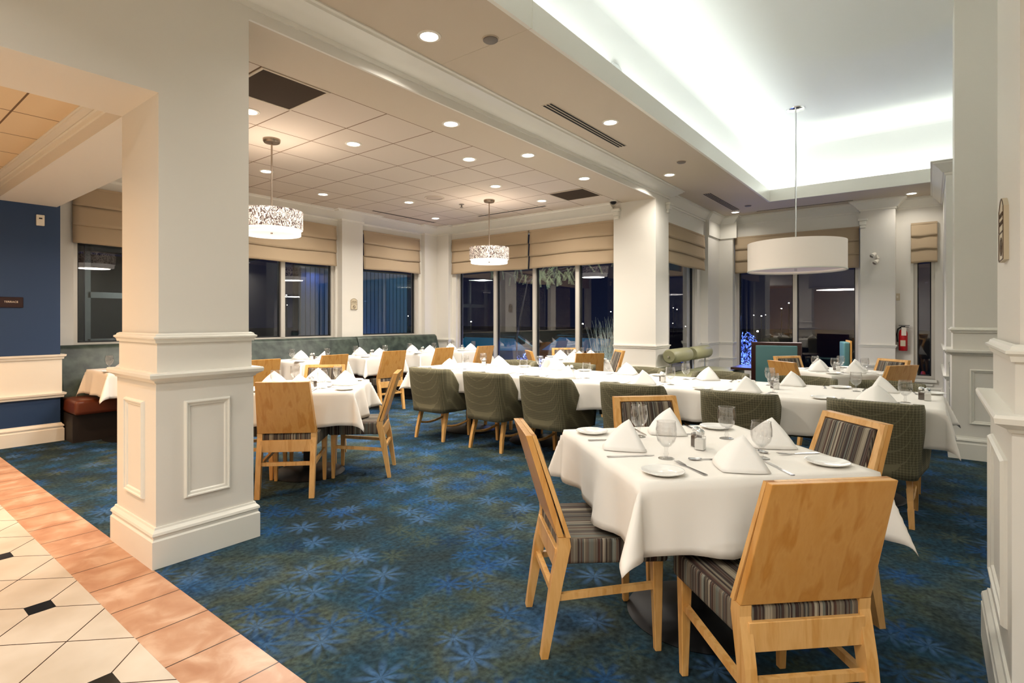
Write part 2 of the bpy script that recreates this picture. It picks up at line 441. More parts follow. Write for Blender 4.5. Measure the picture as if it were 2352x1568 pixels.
# bulkhead step between the two ceilings with its crown moulding
m = MB(); m.box(1.67, 8.0, 3.28, 3.30, ZL-.003, ZR); m.box(-4, 1.67, 3.28, 3.84, 2.566, ZR)
struct(m.build('wall_arch', PAINT))
CROWN = lambda z, h, p: [(0, z-h), (.015, z-h), (.02, z-h+.03), (.035, z-h+.03), (p*.45, z-h*.55), (p*.75, z-h*.28), (p*.85, z-h*.22), (p*.88, z-h*.10), (p, z-h*.08), (p, z), (0, z)]
struct(MB().sweep([(-4, 3.28), (8.52, 3.28), (8.52, 3.42)], CROWN(ZR, .135, .20)).build('trim_2', TRIM, smooth=True))
struct(MB().box(1.17, 1.67, 3.84, 7.51, 2.566, 3.18).build('wall_beam', PAINT))
struct(MB().sweep([(1.17, 7.51), (1.17, 3.84)], [(-p, z) for p, z in CROWN(2.75, .09, .07)][::-1] if False else CROWN(2.75, .09, .07)).build('trim_3', TRIM))
# ------------------------------------------------------------------ walls
YB, XB, XR = 8.05, 8.10, 11.60
SIL = .33; WT = 2.95
HB = [(1.95, 3.70, 1.0, WT), (3.95, 5.63, 1.0, WT), (6.2, 7.58, 1.0, WT)]
m = MB(); wally(m, YB, YB+.2, -4, 8.3, 0, ZL+.1, HB)
m.box(5.68, 6.12, YB-.12, YB, 0, ZL); m.box(7.66, XB, YB-.10, YB, 0, ZL)
struct(m.build('wall_left', PAINT))
HX = [(3.98, 7.50, SIL, WT)]
m = MB(); wallx(m, XB, XB+.2, 3.9, 8.25, 0, ZL+.1, HX); m.box(XB-.10, XB, 7.62, YB-.10, 0, ZL)
struct(m.build('wall_back', PAINT))
m = MB(); m.box(8.0, 8.52, 3.28, 3.98, 0, ZR)
pil = struct(m.build('wall_pillar', PAINT))
YN = 3.50
HN = [(8.75, 10.55, SIL, WT)]
m = MB(); wally(m, YN, YN+.2, 8.5, XR+.3, 0, ZR+.05, HN); m.box(10.75, XR-.15, 3.36, YN, 0, ZR)
m.box(XR-.15, XR+.02, 3.10, 3.50, 0, ZR)
struct(m.build('wall_nook', PAINT))
HR = [(1.02, 3.09, SIL, WT+.02), (-.05, .235, SIL, WT)]
m = MB(); wallx(m, XR+.05, XR+.25, -.75, 3.6, 0, ZR+.05, HR); m.box(XR-.2, XR+.05, .475, .97, 0, ZR)
struct(m.build('wall_far', PAINT))
m = MB(); m.box(9.2, XR+.1, -.62, -.15, 0, ZR)
struct(m.build('wall_right', PAINT))
m = MB(); m.box(-4.2, -4, -3.8, 8.3, 0, 3.5); m.box(-4.2, 12.2, -3.8, -3.6, 0, 3.5); m.box(11.85, 12.05, -3.7, -.6, 0, 3.5)
struct(m.build('wall_lobby', PAINT))
struct(MB().box(-4, 1.70, 7.51, 8.05, 0, 2.75).build('wall_blue', BLUE))
m = MB(); m.box(-4, 1.712, 7.495, 7.51, .51, .93); m.box(1.70, 1.712, 7.51, 8.05, .51, .93)
RAIL = lambda z, d=.035, h=.05: [(0, z-h), (d*.4, z-h), (d*.5, z-h*.55), (d*.9, z-h*.4), (d, z), (0, z)]
m.sweep([(-4, 7.495), (1.712, 7.495), (1.712, 8.05)], RAIL(.95)).sweep([(-4, 7.495), (1.712, 7.495), (1.712, 8.05)], RAIL(.53))
struct(m.build('trim_4', TRIM))
BASE = lambda h=.2, d=.03: [(0, 0), (d, 0), (d, h*.68), (d*.72, h*.72), (d*.72, h*.78), (d*1.0, h*.82), (d*.9, h*.88), (d*.4, h*.95), (d*.3, h), (0, h)]
def base(name, path, h=.2, d=.03, closed=False): return struct(MB().sweep(path, BASE(h, d), closed).build(name, TRIM))
base('baseboard_blue', [(-4, 7.51), (1.70, 7.51), (1.70, 8.05)])
base('baseboard_far', [(XR-.15, 3.36), (XR-.15, 3.10), (XR+.05, 3.10), (XR+.05, .97), (XR-.2, .97), (XR-.2, .475), (XR+.05, .475), (XR+.05, -.15), (9.2, -.15), (9.2, -.62)])
base('baseboard_pillar', [(8.52, 3.98), (8.0, 3.98), (8.0, 3.28), (8.52, 3.28), (8.52, 3.50), (10.75, 3.50)][1:5])
base('baseboard_nook', [(8.52, 3.50), (10.75, 3.50), (10.75, 3.36), (XR-.15, 3.36)])
base('baseboard_back', [(7.66, YB-.1), (XB-.1, YB-.1), (XB-.1, 7.62), (XB, 7.62), (XB, 3.98)])
# chair rails
def rails(name, path, zs):
    m = MB()
    for z in zs: m.sweep(path, RAIL(z, .03, .045))
    return struct(m.build(name, TRIM))
rails('trim_5', [(8.0, 3.98), (8.0, 3.28), (8.52, 3.28), (8.52, 3.5)], (.93, .60))
rails('trim_6', [(10.6, 3.50), (10.75, 3.50), (10.75, 3.36), (XR-.15, 3.36), (XR-.15, 3.10), (XR+.05, 3.10)], (.88, .57))
rails('trim_7', [(XR+.05, .97), (XR-.2, .97), (XR-.2, .475), (XR+.05, .475), (XR+.05, .30)], (.90, .55))
rails('trim_8', [(XR, -.15), (9.2, -.15), (9.2, -.62)], (.94, .60))
rails('trim_9', [(7.66, YB-.1), (XB-.1, YB-.1), (XB-.1, 7.62), (XB, 7.62), (XB, 7.54)], (.93,))
# crowns
struct(MB().sweep([(1.67, YB), (5.68, YB), (5.68, YB-.12), (6.12, YB-.12), (6.12, YB), (7.66, YB), (7.66, YB-.1), (XB-.1, YB-.1), (XB-.1, 7.62), (XB, 7.62), (XB, 3.98)], CROWN(ZL, .15, .26)).build('trim_10', TRIM, smooth=True))
struct(MB().sweep([(8.52, 3.28), (8.52, 3.42), (10.75, 3.42), (10.75, 3.36), (XR-.15, 3.36), (XR-.15, 3.10), (XR, 3.10), (XR, .97), (XR-.2, .97), (XR-.2, .475), (XR+.05, .475), (XR+.05, -.15), (9.2, -.15), (9.2, -.62)], CROWN(ZR, .17, .16)).build('trim_11', TRIM, smooth=True))
m = MB(); m.box(8.52, 10.75, 3.42, 3.50, WT, ZR); m.box(XR-.0, XR+.05, .97, 3.05, WT+.02, ZR)
for (a, b, c_, d) in ((10.72, XR-.15, 3.33, 3.36), (XR-.18, XR-.15, 3.02, 3.36)): m.box(a, b, c_, d, 2.95, ZR-.1)
struct(m.build('trim_12', TRIM))

# ------------------------------------------------------------------ windows
wn = [0]
def window(axis, c, a, b, z0, z1, mull, d=1, mw=.07):
    """glazed opening: pane plane at c, running a..b, outside towards +axis"""
    wn[0] += 1
    root = bpy.data.objects.new('window_%d' % wn[0], None); C.objects.link(root); root['kind'] = 'structure'
    def bx(mb, p, q, r, s_, e0, e1):
        if axis == 'x': mb.box(c+e0, c+e1, p, q, r, s_)
        else: mb.box(p, q, c+e0, c+e1, r, s_)
    f = MB()
    bx(f, a, a+.05, z0, z1, -.05, .04); bx(f, b-.05, b, z0, z1, -.05, .04); bx(f, a+.05, b-.05, z0, z0+.05, -.05, .04); bx(f, a+.05, b-.05, z1-.05, z1, -.05, .04)
    f.build('window_frame', ALU, root)
    g = MB(); ed = [a+.05]+[x for mm in mull for x in (mm-mw/2, mm+mw/2)]+[b-.05]
    for i in range(0, len(ed), 2):
        for (p, q, r, s_) in ((ed[i], ed[i]+.018, z0+.05, z1-.05), (ed[i+1]-.018, ed[i+1], z0+.05, z1-.05), (ed[i], ed[i+1], z0+.05, z0+.068)): bx(g, p, q, r, s_, -.02, .02)
    g.build('gasket', FRAMED, root)
    for mm in mull:
        q = MB(); bx(q, mm-mw/2, mm+mw/2, z0+.05, z1-.05, -.06, .04); q.build('mullion', ALU, root)
    for i in range(0, len(ed), 2):
        q = MB(); bx(q, ed[i]+.01, ed[i+1]-.01, z0+.055, z1-.05, -.002, .002); q.build('pane', PANE, root)
    return root
window('y', YB+.10, *HB[0], [])
window('y', YB+.10, *HB[1], [4.68])
window('y', YB+.10, *HB[2], [])
window('x', XB+.10, *HX[0], [6.53, 5.62, 4.73])
window('y', YN+.10, *HN[0], [9.2])
window('x', XR+.15, *HR[0], [2.035])
window('x', XR+.15, *HR[1], [])
m = MB(); m.box(XB-.03, XB+.06, 3.98, 7.5, SIL-.03, SIL+.01); m.box(XR+.0, XR+.1, -.07, .26, SIL-.05, SIL)
m.box(XR+.02, XR+.06, -.02, .2, .22, .25)
struct(m.build('trim_13', TRIM))

def blind(axis, c, a, b, z0, z1, label, sgn=-1):
    root = thing('roman_blind', label, 'window blind', ((c, (a+b)/2, z0) if axis == 'x' else ((a+b)/2, c, z0)), 0, 'beige roman blinds')
    n = 3; H_ = z1-z0; L_ = b-a; rnd = random.Random(int(a*100+c*10))
    for k in range(n):
        zt = H_-(H_/n)*k; zb = H_-(H_/n)*(k+1)
        lift = .03*k
        ph = rnd.random()*6
        def f(u, v):
            al = (-L_/2+L_*u)*(1-.006*k*0)
            sag = .007*math.sin(PI*u*2+ph)*(1 if k < n-1 else .8)
            out = .03+.02*v + (.003*math.sin(u*9+ph))
            z = zt+(zb-zt-.015)*v + sag*v
            return (sgn*out, al, z) if axis == 'x' else (al, sgn*out, z)
        m = MB().grid(f, 24, 6); m.build('blind_fold', BLIND, root, smooth='all', solid=.012)
    m = MB()
    if axis == 'x': m.box(sgn*.045, 0, -L_/2, L_/2, H_-.03, H_)
    else: m.box(-L_/2, L_/2, sgn*.045, 0, H_-.03, H_)
    m.build('head_rail', BLIND, root)
blind('y', YB, 1.93, 3.75, 2.26, 2.94, 'beige roman blind on the window beside the navy wall')
blind('y', YB, 3.9, 5.62, 2.26, 2.94, 'wide beige roman blind behind the nearer patterned pendant, above the double window')
blind('y', YB, 6.2, 7.58, 2.26, 2.94, 'beige roman blind on the window above the far banquette section')
blind('x', XB, 5.70, 7.58, 2.26, 2.94, 'beige roman blind left of the gap on the four-pane window')
blind('x', XB, 3.98, 5.66, 2.26, 2.94, 'beige roman blind right of the gap on the four-pane window, touching the pillar')
blind('y', YN-.08, 8.7, 10.6, 2.27, 2.93, 'beige roman blind on the narrow side window right of the pillar')
blind('x', XR, 1.0, 3.08, 2.27, 2.98, 'beige roman blind behind the large round drum pendant')
blind('x', XR+.04, -.08, .27, 2.30, 2.96, 'narrow beige roman blind on the slim window by the fire extinguisher')
# corbels
def corbel(loc, rz, label):
    r = thing('corbel', label, 'corbel', loc, rz, 'small white scroll corbels under the crown')
    MB().box(-.07, .07, -.08, 0, .12, .16).box(-.05, .05, -.06, 0, .05, .12).box(-.04, .04, -.04, 0, 0, .05).bevel(.008).build('bracket', TRIM, r)
corbel((8.0, 3.92, 2.93), -PI/2, 'white corbel at the left edge of the pillar beside the four-pane window')
corbel((8.46, 3.28, 3.02), 0, 'white corbel on the right face of the pillar')
corbel((XR-.2, .93, 2.92), -PI/2, 'white corbel at the left edge of the pilaster right of the drum pendant')

# ------------------------------------------------------------------ panelled columns
def panel(mb, fx, a, b, z0, z1, w=.035, d=.018):
    """raised picture-frame moulding; fx(u, out, z) -> xyz"""
    loops = []
    for t, o in ((0, 0), (.002, d*.5), (w*.22, d), (w*.4, d*.95), (w*.5, d*.55), (w*.85, d*.45), (w, 0)):
        loops.append([mb.bm.verts.new(fx(*p)) for p in ((a+t, o, z0+t), (b-t, o, z0+t), (b-t, o, z1-t), (a+t, o, z1-t))])
    for A, B in zip(loops, loops[1:]):
        for i in range(4): mb.bm.faces.new((A[i], A[(i+1) % 4], B[(i+1) % 4], B[i]))
def column(label, x0, x1, y0, y1, top, faces, top2=None):
    cx, cy = (x0+x1)/2, (y0+y1)/2
    r = thing('column', label, 'column', (cx, cy, 0), 0, 'panelled cream columns')
    X0, X1, Y0, Y1 = x0-cx, x1-cx, y0-cy, y1-cy
    loop = lambda e: [(X0-e, Y1+e), (X0-e, Y0-e), (X1+e, Y0-e), (X1+e, Y1+e)]
    MB().box(X0, X1, Y0, Y1, 1.02, top).build('shaft', PAINT, r)
    MB().box(X0-.012, X1+.012, Y0-.012, Y1+.012, 1.02, 1.22).build('shaft_band', PAINT, r)
    MB().box(X0-.02, X1+.02, Y0-.02, Y1+.02, 0, 1.02).build('plinth', PAINT, r)
    MB().sweep(loop(.01), [(0, 1.205), (.012, 1.205), (.016, 1.222), (.026, 1.23), (.026, 1.238), (.015, 1.243), (.012, 1.252), (0, 1.258)], True).build('chair_rail', TRIM, r)
    MB().sweep(loop(.02), [(-.05, 1.0), (.008, .99), (.012, 1.0), (.02, 1.005), (.042, 1.018), (.045, 1.035), (.04, 1.045), (-.05, 1.045)], True).build('ledge', TRIM, r)
    MB().sweep(loop(.02), BASE(.215, .028), True).build('baseboard', TRIM, r)
    m = MB()
    for f in faces:
        if f[0] == '-y': panel(m, lambda u, o, z: (u-cx, Y0-.02-o, z), *f[1:])
        if f[0] == '+y': panel(m, lambda u, o, z: (u-cx, Y1+.02+o, z), *f[1:])
        if f[0] == '-x': panel(m, lambda u, o, z: (X0-.02-o, u-cy, z), *f[1:])
    m.build('panel_moulding', TRIM, r)
    return r
column('cream panelled column standing at the tile edge left of the dining area', 1.17, 1.67, 3.28, 3.84, 2.566, [('-y', 1.29, 1.545, .335, .88), ('-x', 3.42, 3.71, .335, .88)])
column('cream panelled column cut by the right edge of the frame', 2.30, 3.03, -.95, -.212, 4.45, [('+y', 2.40, 2.93, .335, .88)])
column('cream panelled pier at the far end of the right aisle', 6.90, 7.45, -1.0, -.175, 4.45, [('-x', -.50, -.285, .335, .86)])
# ------------------------------------------------------------------ ceiling fittings
dl0 = None
def downlight(x, y, z, label, power=DOWN_W, group='recessed round downlights', col=(1, .93, .84)):
    global dl0
    if dl0 is None:
        dl0 = thing('downlight', label, 'ceiling light', (x, y, z), 0, group)
        MB().lathe([(.062, .004), (.066, -.008), (.085, -.006), (.088, .002)], 28).build('trim_ring', PLASTIC, dl0, smooth=True)
        MB().lathe([(0, -.004), (.06, -.004), (.063, .002)], 24).build('lens', LENS, dl0, smooth=True)
    d = dup(dl0, (x, y, z), 0, label, group)
    area('downlight_lamp', (x, y, z-.02), (0, 0, 0), .12, .12, power, col, None, 'DISK', 2.5)
for x, y, l in [(3.76, 3.55, 'downlight on the plain ceiling band, nearest the column'), (5.02, 3.55, 'second downlight from the column on the plain ceiling band'),
                (6.31, 3.56, 'third downlight from the column on the plain ceiling band'),
                (3.55, 4.76, 'downlight in the tiled ceiling beside the nearer patterned pendant canopy'), (4.72, 4.17, 'downlight in the first row of ceiling tiles from the plain band'),
                (5.91, 4.73, 'downlight in the tiled ceiling midway between the two patterned pendants'), (7.09, 4.75, 'downlight in the tiled ceiling near the far brown opening'),
                (3.53, 6.49, 'downlight just left of the nearer pendant rod, partly behind it'), (4.70, 7.03, 'downlight in the tiled ceiling near the banquette wall crown'),
                (5.87, 6.45, 'downlight left of the round ceiling speaker'), (7.10, 7.09, 'downlight in the far corner of the tiled ceiling'),
                (2.42, 4.74, 'downlight at the column edge below the large brown opening')]:
    downlight(x, y, ZL, l, DOWN_W)
for x, y, l in [(2.78, 2.84, 'large bright downlight nearest the camera in the beige soffit'), (5.17, 2.61, 'downlight beside the long linear grille in the beige soffit'),
                (7.57, 2.90, 'downlight in the beige soffit midway along the white cove'), (11.0, 2.93, 'downlight in the beige soffit corner beyond the short linear grille'),
                (11.15, .25, 'downlight above the fire extinguisher recess')]:
    downlight(x, y, ZR, l, DOWN_W*(1.1 if x < 10 else .22))
for x in (-2.6, -1.4, -.3):
    for y in (-1.4, .4, 1.9): downlight(x, y, ZR, 'added fill light shaped as a downlight in the unseen soffit behind the camera', LOB_FILL_W, col=(1, .99, .96))  # unseen lamps added as fill for the camera side
for x in (4.4, 7.2, 9.8): downlight(x, -2.95, ZR, 'added unseen fill light shaped as a downlight behind the right-hand columns', DOWN_W)  # unseen row added to brighten the pier and right aisle
for x, y in ((-1.5, 5.0), (.3, 6.3), (-.2, 4.6)): downlight(x, y, 2.75, 'downlight in the low lobby ceiling beyond the arch', 28, col=(1, .60, .32))

def grille(name, loc, L_, w_, n, rz, label):
    r = thing(name, label, 'air vent', loc, rz, 'linear slot air grilles')
    MB().box(-L_/2, L_/2, -w_/2, w_/2, -.004, .002).build('vent_frame', PAINT_C, r)
    for k in range(n):
        y = -w_/2+w_*(k+.5)/n
        MB().box(-L_/2+.01, L_/2-.01, y-w_/n*.3, y+w_/n*.3, -.006, -.001).build('slot', SLOT, r)
grille('linear_grille', (5.17, 2.865, ZR), 1.63, .11, 3, 0, 'long black linear grille beside the white cove')
grille('linear_grille', (9.93, 2.86, ZR), 1.72, .13, 4, 0, 'short-looking black linear grille near the far corner of the soffit')
grille('linear_grille', (11.16, 1.82, ZR), 1.55, .05, 1, PI/2, 'single slot grille along the far window behind the drum pendant')
grille('linear_grille', (6.67, 7.42, ZL), 1.5, .07, 1, 0, 'single slot grille along the banquette wall')
grille('linear_grille', (7.44, 5.63, ZL), 1.45, .07, 1, PI/2, 'single slot grille along the four-pane window wall')
for (x, y, l) in ((2.34, 4.13, 'large dark brown open square in the tiled ceiling beside the column'), (7.045, 4.13, 'dark brown open square in the tiled ceiling near the pillar')):
    r = thing('ceiling_opening', l, 'ceiling panel', (x, y, ZL), 0, 'brown squares in the tiled ceiling')
    MB().box(-.27, .27, -.28, .28, -.004, .0).build('recess_panel', DARK, r)
    MB().sweep([(-.27, -.28), (.27, -.28), (.27, .28), (-.27, .28)], [(0, 0), (.02, 0), (.02, -.008), (0, -.008)], True).build('recess_frame', PAINT_C, r)
r = thing('ceiling_speaker', 'round beige speaker in the tiled ceiling', 'speaker', (5.90, 5.91, ZL))
MB().lathe([(0, -.008), (.11, -.008), (.13, 0)], 30).build('speaker_grille', mat('speaker_mesh', srgb(182, 166, 150), .8), r)
MB().lathe([(.13, -.006), (.15, -.006), (.152, 0)], 30).build('speaker_rim', PAINT_C, r)
r = thing('sprinkler', 'small dark sprinkler head beside the round ceiling speaker', 'sprinkler', (6.5, 5.9, ZL))
MB().lathe([(.04, 0), (.04, -.008), (.012, -.012), (.012, -.05)], 14, cap=True).build('sprinkler_body', GREYP, r); MB().lathe([(.0, -.052), (.028, -.052), (.028, -.056), (0, -.056)], 14).build('deflector', GREYP, r)
for (x, y, l) in ((3.09, 2.52, 'round grey smoke detector beside the brightest soffit downlight'), (7.04, 2.54, 'round grey smoke detector midway along the soffit'), (10.5, 2.58, 'smoke detector in the far corner of the soffit')):
    r = thing('smoke_detector', l, 'smoke detector', (x, y, ZR), 0, 'round smoke detectors in the soffit')
    MB().lathe([(.055, 0), (.055, -.012), (.045, -.02)], 24, cap=True).build('detector_body', GREYP, r, smooth=True); MB().lathe([(.05, -.0), (.062, -.001), (.062, -.006), (.05, -.006)], 24).build('detector_ring', PAINT_C, r)
r = thing('dome_camera', 'small black dome camera in the corner by the pillar', 'security camera', (7.75, 3.86, ZL))
MB().lathe([(.055, 0), (.055, -.02), (.05, -.025)], 20, cap=True).build('camera_mount', PLASTIC, r); MB().lathe([(.048, -.02), (.045, -.045), (.03, -.062), (0, -.07)], 20).build('dome', BLACK, r, smooth='all')
r = thing('tray_speaker', 'white round fitting on the glowing tray wall', 'speaker', (5.0, YZ, 3.72)); r.rotation_euler = (PI/2, 0, 0)
MB().lathe([(0, .03), (.13, .03), (.15, .02), (.155, 0)], 30).build('speaker_grille', mat('white_mesh', srgb(225, 228, 226), .7), r, smooth=True); MB().lathe([(.15, .012), (.165, .01), (.168, 0)], 30).build('speaker_rim', TRAY, r, smooth=True)

# ------------------------------------------------------------------ pendants
def pendant(x, y, label):
    r = thing('pendant_lamp', label, 'pendant lamp', (x, y, ZL), 0, 'patterned two-tier drum pendants')
    MB().lathe([(0, -.04), (.075, -.038), (.085, -.025), (.085, 0)], 28).build('canopy', BRUSHED, r, smooth=True)
    MB().lathe([(.009, -.03), (.009, -.74)], 10).build('rod', BRUSHED, r, smooth=True)
    MB().lathe([(.30, -.74), (.305, -.742), (.305, -.925), (.30, -.927), (.298, -.742), (.30, -.74)], 48).build('upper_shade', SHADE_P, r, smooth=True)
    MB().lathe([(0, -.745), (.298, -.745), (.298, -.748), (0, -.748)], 48).build('shade_top', SHADE_W, r)
    MB().lathe([(.302, -.928), (.285, -.93), (.285, -.985), (.280, -.985), (.280, -.93)], 48).build('lower_band', GLOWB, r, smooth=True)
    MB().lathe([(0, -.955), (.279, -.955), (.279, -.958), (0, -.958)], 48).build('diffuser', GLOW, r)
    MB().lathe([(0, -.975), (.012, -.97), (.012, -.955)], 12).build('finial', BRUSHED, r)
    area('pendant_lamp_light', (x, y, ZL-1.0), (0, 0, 0), .45, .45, 24, (1, .92, .82), None, 'DISK')
    area('pendant_lamp_light', (x, y, ZL-.72), (PI, 0, 0), .4, .4, 5, (1, .87, .74), None, 'DISK')
pendant(2.94, 5.30, 'nearer patterned drum pendant, half hidden behind the column')
pendant(6.54, 5.36, 'farther patterned drum pendant in front of the four-pane window')
r = thing('drum_pendant', 'large plain white drum pendant hanging from the bright tray ceiling', 'pendant lamp', (9.08, 1.57, ZT))
MB().lathe([(0, -.03), (.07, -.03), (.12, -.015), (.125, 0)], 30).build('canopy', CHROME, r, smooth=True)
MB().lathe([(.011, -.02), (.011, -1.98)], 12).build('rod', CHROME, r, smooth=True)
def drumf(u, v): return (.74*math.cos(2*PI*u), .74*math.sin(2*PI*u), -1.97-.45*v)
MB().lathe([(.645, -1.98), (.65, -1.98), (.65, -2.40), (.645, -2.40)], 72).build('drum_shade', SHADE_W, r, smooth=True)
MB().lathe([(.645, -2.388), (.656, -2.388), (.656, -2.405), (.64, -2.405), (.64, -2.388)], 72).build('bottom_ring', TRIM, r, smooth=True)
MB().lathe([(0, -2.36), (.64, -2.36), (.64, -2.364), (0, -2.364)], 60).build('diffuser', mat('drum_diffuser', srgb(200, 180, 176), .6, emit=(1, .8, .75, 1), estr=.12), r)
area('drum_pendant_light', (9.08, 1.57, ZT-2.45), (0, 0, 0), 1.0, 1.0, 40, (1, .93, .88), None, 'DISK')
MB().lathe([(0, -2.40), (.02, -2.395), (.02, -2.36)], 14).build('finial', CHROME, r)
for k in range(3):
    a = k*2*PI/3; MB().tube([(0, 0, -1.98), (.645*math.cos(a), .645*math.sin(a), -1.985)], .005, 6).build('spoke', CHROME, r)
# ------------------------------------------------------------------ furniture: chairs
def make_wood_chair():
    r = thing('wooden_chair', 'x', 'chair')
    hw = lambda z: .217 if z < .42 else .217-.024*(z-.42)/.455
    ry = lambda z: (.0+.075*z/.44) if z < .44 else .075-.135*(z-.44)/.435
    # one-piece backrest board with the slanted posts flush at its sides
    b = MB(); z0, z1 = .475, .875
    for (za, zb) in ((z0, z1),):
        b.hexa([(-hw(za), ry(za)-.012, za), (hw(za), ry(za)-.012, za), (hw(za), ry(za)+.014, za), (-hw(za), ry(za)+.014, za)],
               [(-hw(zb), ry(zb)-.012, zb), (hw(zb), ry(zb)-.012, zb), (hw(zb), ry(zb)+.014, zb), (-hw(zb), ry(zb)+.014, zb)])
    b.bevel(.003, 2).build('backrest', WOODP, r)
    f = MB()
    for s_ in (-1, 1):
        f.hexa([(s_*hw(.42), ry(.42)+.014, .475), (s_*(hw(.42)-.04), ry(.42)+.014, .475), (s_*(hw(.42)-.04), ry(.475)+.04, .475), (s_*hw(.42), ry(.475)+.04, .475)],
               [(s_*hw(z1), ry(z1)+.014, z1), (s_*(hw(z1)-.03), ry(z1)+.014, z1), (s_*(hw(z1)-.03), ry(z1)+.03, z1), (s_*hw(z1), ry(z1)+.03, z1)])
    f.hexa([(-hw(.85), ry(.85)+.014, .85), (hw(.85), ry(.85)+.014, .85), (hw(.85), ry(.85)+.031, .85), (-hw(.85), ry(.85)+.031, .85)],
           [(-hw(z1), ry(z1)+.014, z1), (hw(z1), ry(z1)+.014, z1), (hw(z1), ry(z1)+.03, z1), (-hw(z1), ry(z1)+.03, z1)])
    f.build('back_frame', WOODL, r)
    p = MB(); za, zb = .49, .845; e = .04
    p.hexa([(-hw(za)+e, ry(za)+.014, za), (hw(za)-e, ry(za)+.014, za), (hw(za)-e, ry(za)+.045, za), (-hw(za)+e, ry(za)+.045, za)],
           [(-hw(zb)+e, ry(zb)+.014, zb), (hw(zb)-e, ry(zb)+.014, zb), (hw(zb)-e, ry(zb)+.04, zb), (-hw(zb)+e, ry(zb)+.04, zb)])
    p.bevel(.01, 3).build('back_pad', STRX, r, smooth=True)
    s = MB(); s.box(-.225, .225, .06, .50, .365, .47)
    for v in s.bm.verts:
        if v.co.y < .1: v.co.x *= .93
        if v.co.y > .4 and v.co.z > .4: v.co.z -= .006
    s.bevel(.018, 3).build('seat', STRX, r, smooth=True)
    for s_ in (-1, 1):
        m = MB()   # rear leg: splayed back foot, bending at seat height
        x = s_*(.214-.018)
        pts = [(0, .0, .028), (.30, .05, .048), (.44, .080, .050), (.474, .0765, .046)]
        for (za, ya, wa), (zb, yb, wb) in zip(pts, pts[1:]):
            m.hexa([(x-.019, ya-wa/2, za), (x+.019, ya-wa/2, za), (x+.019, ya+wa/2, za), (x-.019, ya+wa/2, za)],
                   [(x-.019, yb-wb/2, zb), (x+.019, yb-wb/2, zb), (x+.019, yb+wb/2, zb), (x-.019, yb+wb/2, zb)])
        m.build('leg', WOODL, r)
        m = MB(); x = s_*.195
        m.hexa([(x-.013, .465-.013, 0), (x+.013, .465-.013, 0), (x+.013, .465+.013, 0), (x-.013, .465+.013, 0)],
               [(x-.021, .46-.022, .37), (x+.021, .46-.022, .37), (x+.021, .46+.022, .37), (x-.021, .46+.022, .37)])
        m.bevel(.003, 1).build('leg', WOODL, r)
        MB().bar((s_*.197, .055, .235), (s_*.197, .45, .265), .02, .026).build('side_stretcher', WOODL, r)
    MB().box(-.19, .19, .045, .07, .335, .425).bevel(.002, 1).build('rear_rail', WOODL, r)
    MB().box(-.19, .19, .03, .052, .235, .262).build('rear_stretcher', WOODL, r)
    return r
def make_green_chair():
    r = thing('tub_chair', 'x', 'chair')
    path = []
    for k in range(33):
        t = -1+2*k/32; a = abs(t)
        if a > .55: s_ = (a-.55)/.45; x = .235+.045*s_; y = .03+.40*s_
        else:
            s_ = a/.55; x = .240*math.sin(s_*PI/2)**.62 if s_ > 0 else 0; y = -.055+.085*(1-math.cos(s_*PI/2))**2.2
        path.append((x*(1 if t > 0 else -1), y, a))
    def top(a):
        if a < .56: return .80-.012*a
        s_ = min(1, (a-.56)/.26); s_ = s_*s_*(3-2*s_); return .793-.29*s_
    def shell(off, z0a):
        def f(u, v):
            k = u*32; i = min(int(k), 31); fr = k-i
            x, y, a = [path[i][q]*(1-fr)+path[i+1][q]*fr for q in range(3)]
            zt = top(a); z = z0a+(zt-z0a)*v
            lean = -.085*max(0, (z-.40))/.4*max(0, 1-a*1.2)
            taper = .88+.12*min(1, (z-z0a)/.3)
            return (x*taper, y*1+lean, z)
        return f
    MB().grid(shell(0, .315), 48, 10).build('backrest_shell', GREEN, r, smooth='all', solid=.055)
    s = MB(); s.box(-.215, .215, .0, .47, .33, .46); s.bevel(.03, 4).build('seat', GREEN, r, smooth=True)
    for s_ in (-1, 1):
        m = MB()
        P0 = [(0, -.02, .026), (.12, .0, .034), (.24, .035, .046), (.33, .06, .055)]
        for (za, ya, wa), (zb, yb, wb) in zip(P0, P0[1:]):
            xa, xb = s_*(.205-.02*za/.33), s_*(.205-.02*zb/.33)
            m.hexa([(xa-.015, ya-wa/2, za), (xa+.015, ya-wa/2, za), (xa+.015, ya+wa/2, za), (xa-.015, ya+wa/2, za)],
                   [(xb-.018, yb-wb/2, zb), (xb+.018, yb-wb/2, zb), (xb+.018, yb+wb/2, zb), (xb-.018, yb+wb/2, zb)])
        m.build('leg', WOODL, r)
        m = MB(); x = s_*.2
        m.hexa([(x-.014, .43-.014, 0), (x+.014, .43-.014, 0), (x+.014, .43+.014, 0), (x-.014, .43+.014, 0)], [(x-.02, .42-.02, .34), (x+.02, .42-.02, .34), (x+.02, .42+.02, .34), (x-.02, .42+.02, .34)])
        m.build('leg', WOODL, r)
        m = MB(); m.tube([(s_*.195, .0+.42*k/6, .175-.03*math.sin(PI*k/6)) for k in range(7)], .013, 6); m.build('side_stretcher', WOODL, r)
    return r
WC = make_wood_chair(); GC = make_green_chair()
def face(x, y, a, dist=0):    # chair rear feet at (x, y), facing angle a (degrees)
    return (x, y, 0), math.radians(a)-PI/2
def wchair(x, y, a, label, group='wooden chairs with striped seats'):
    l, rz = face(x, y, a); return dup(WC, l, rz, label, group)
def gchair(x, y, a, label, group='green tub chairs along the long table'):
    l, rz = face(x, y, a); return dup(GC, l, rz, label, group)

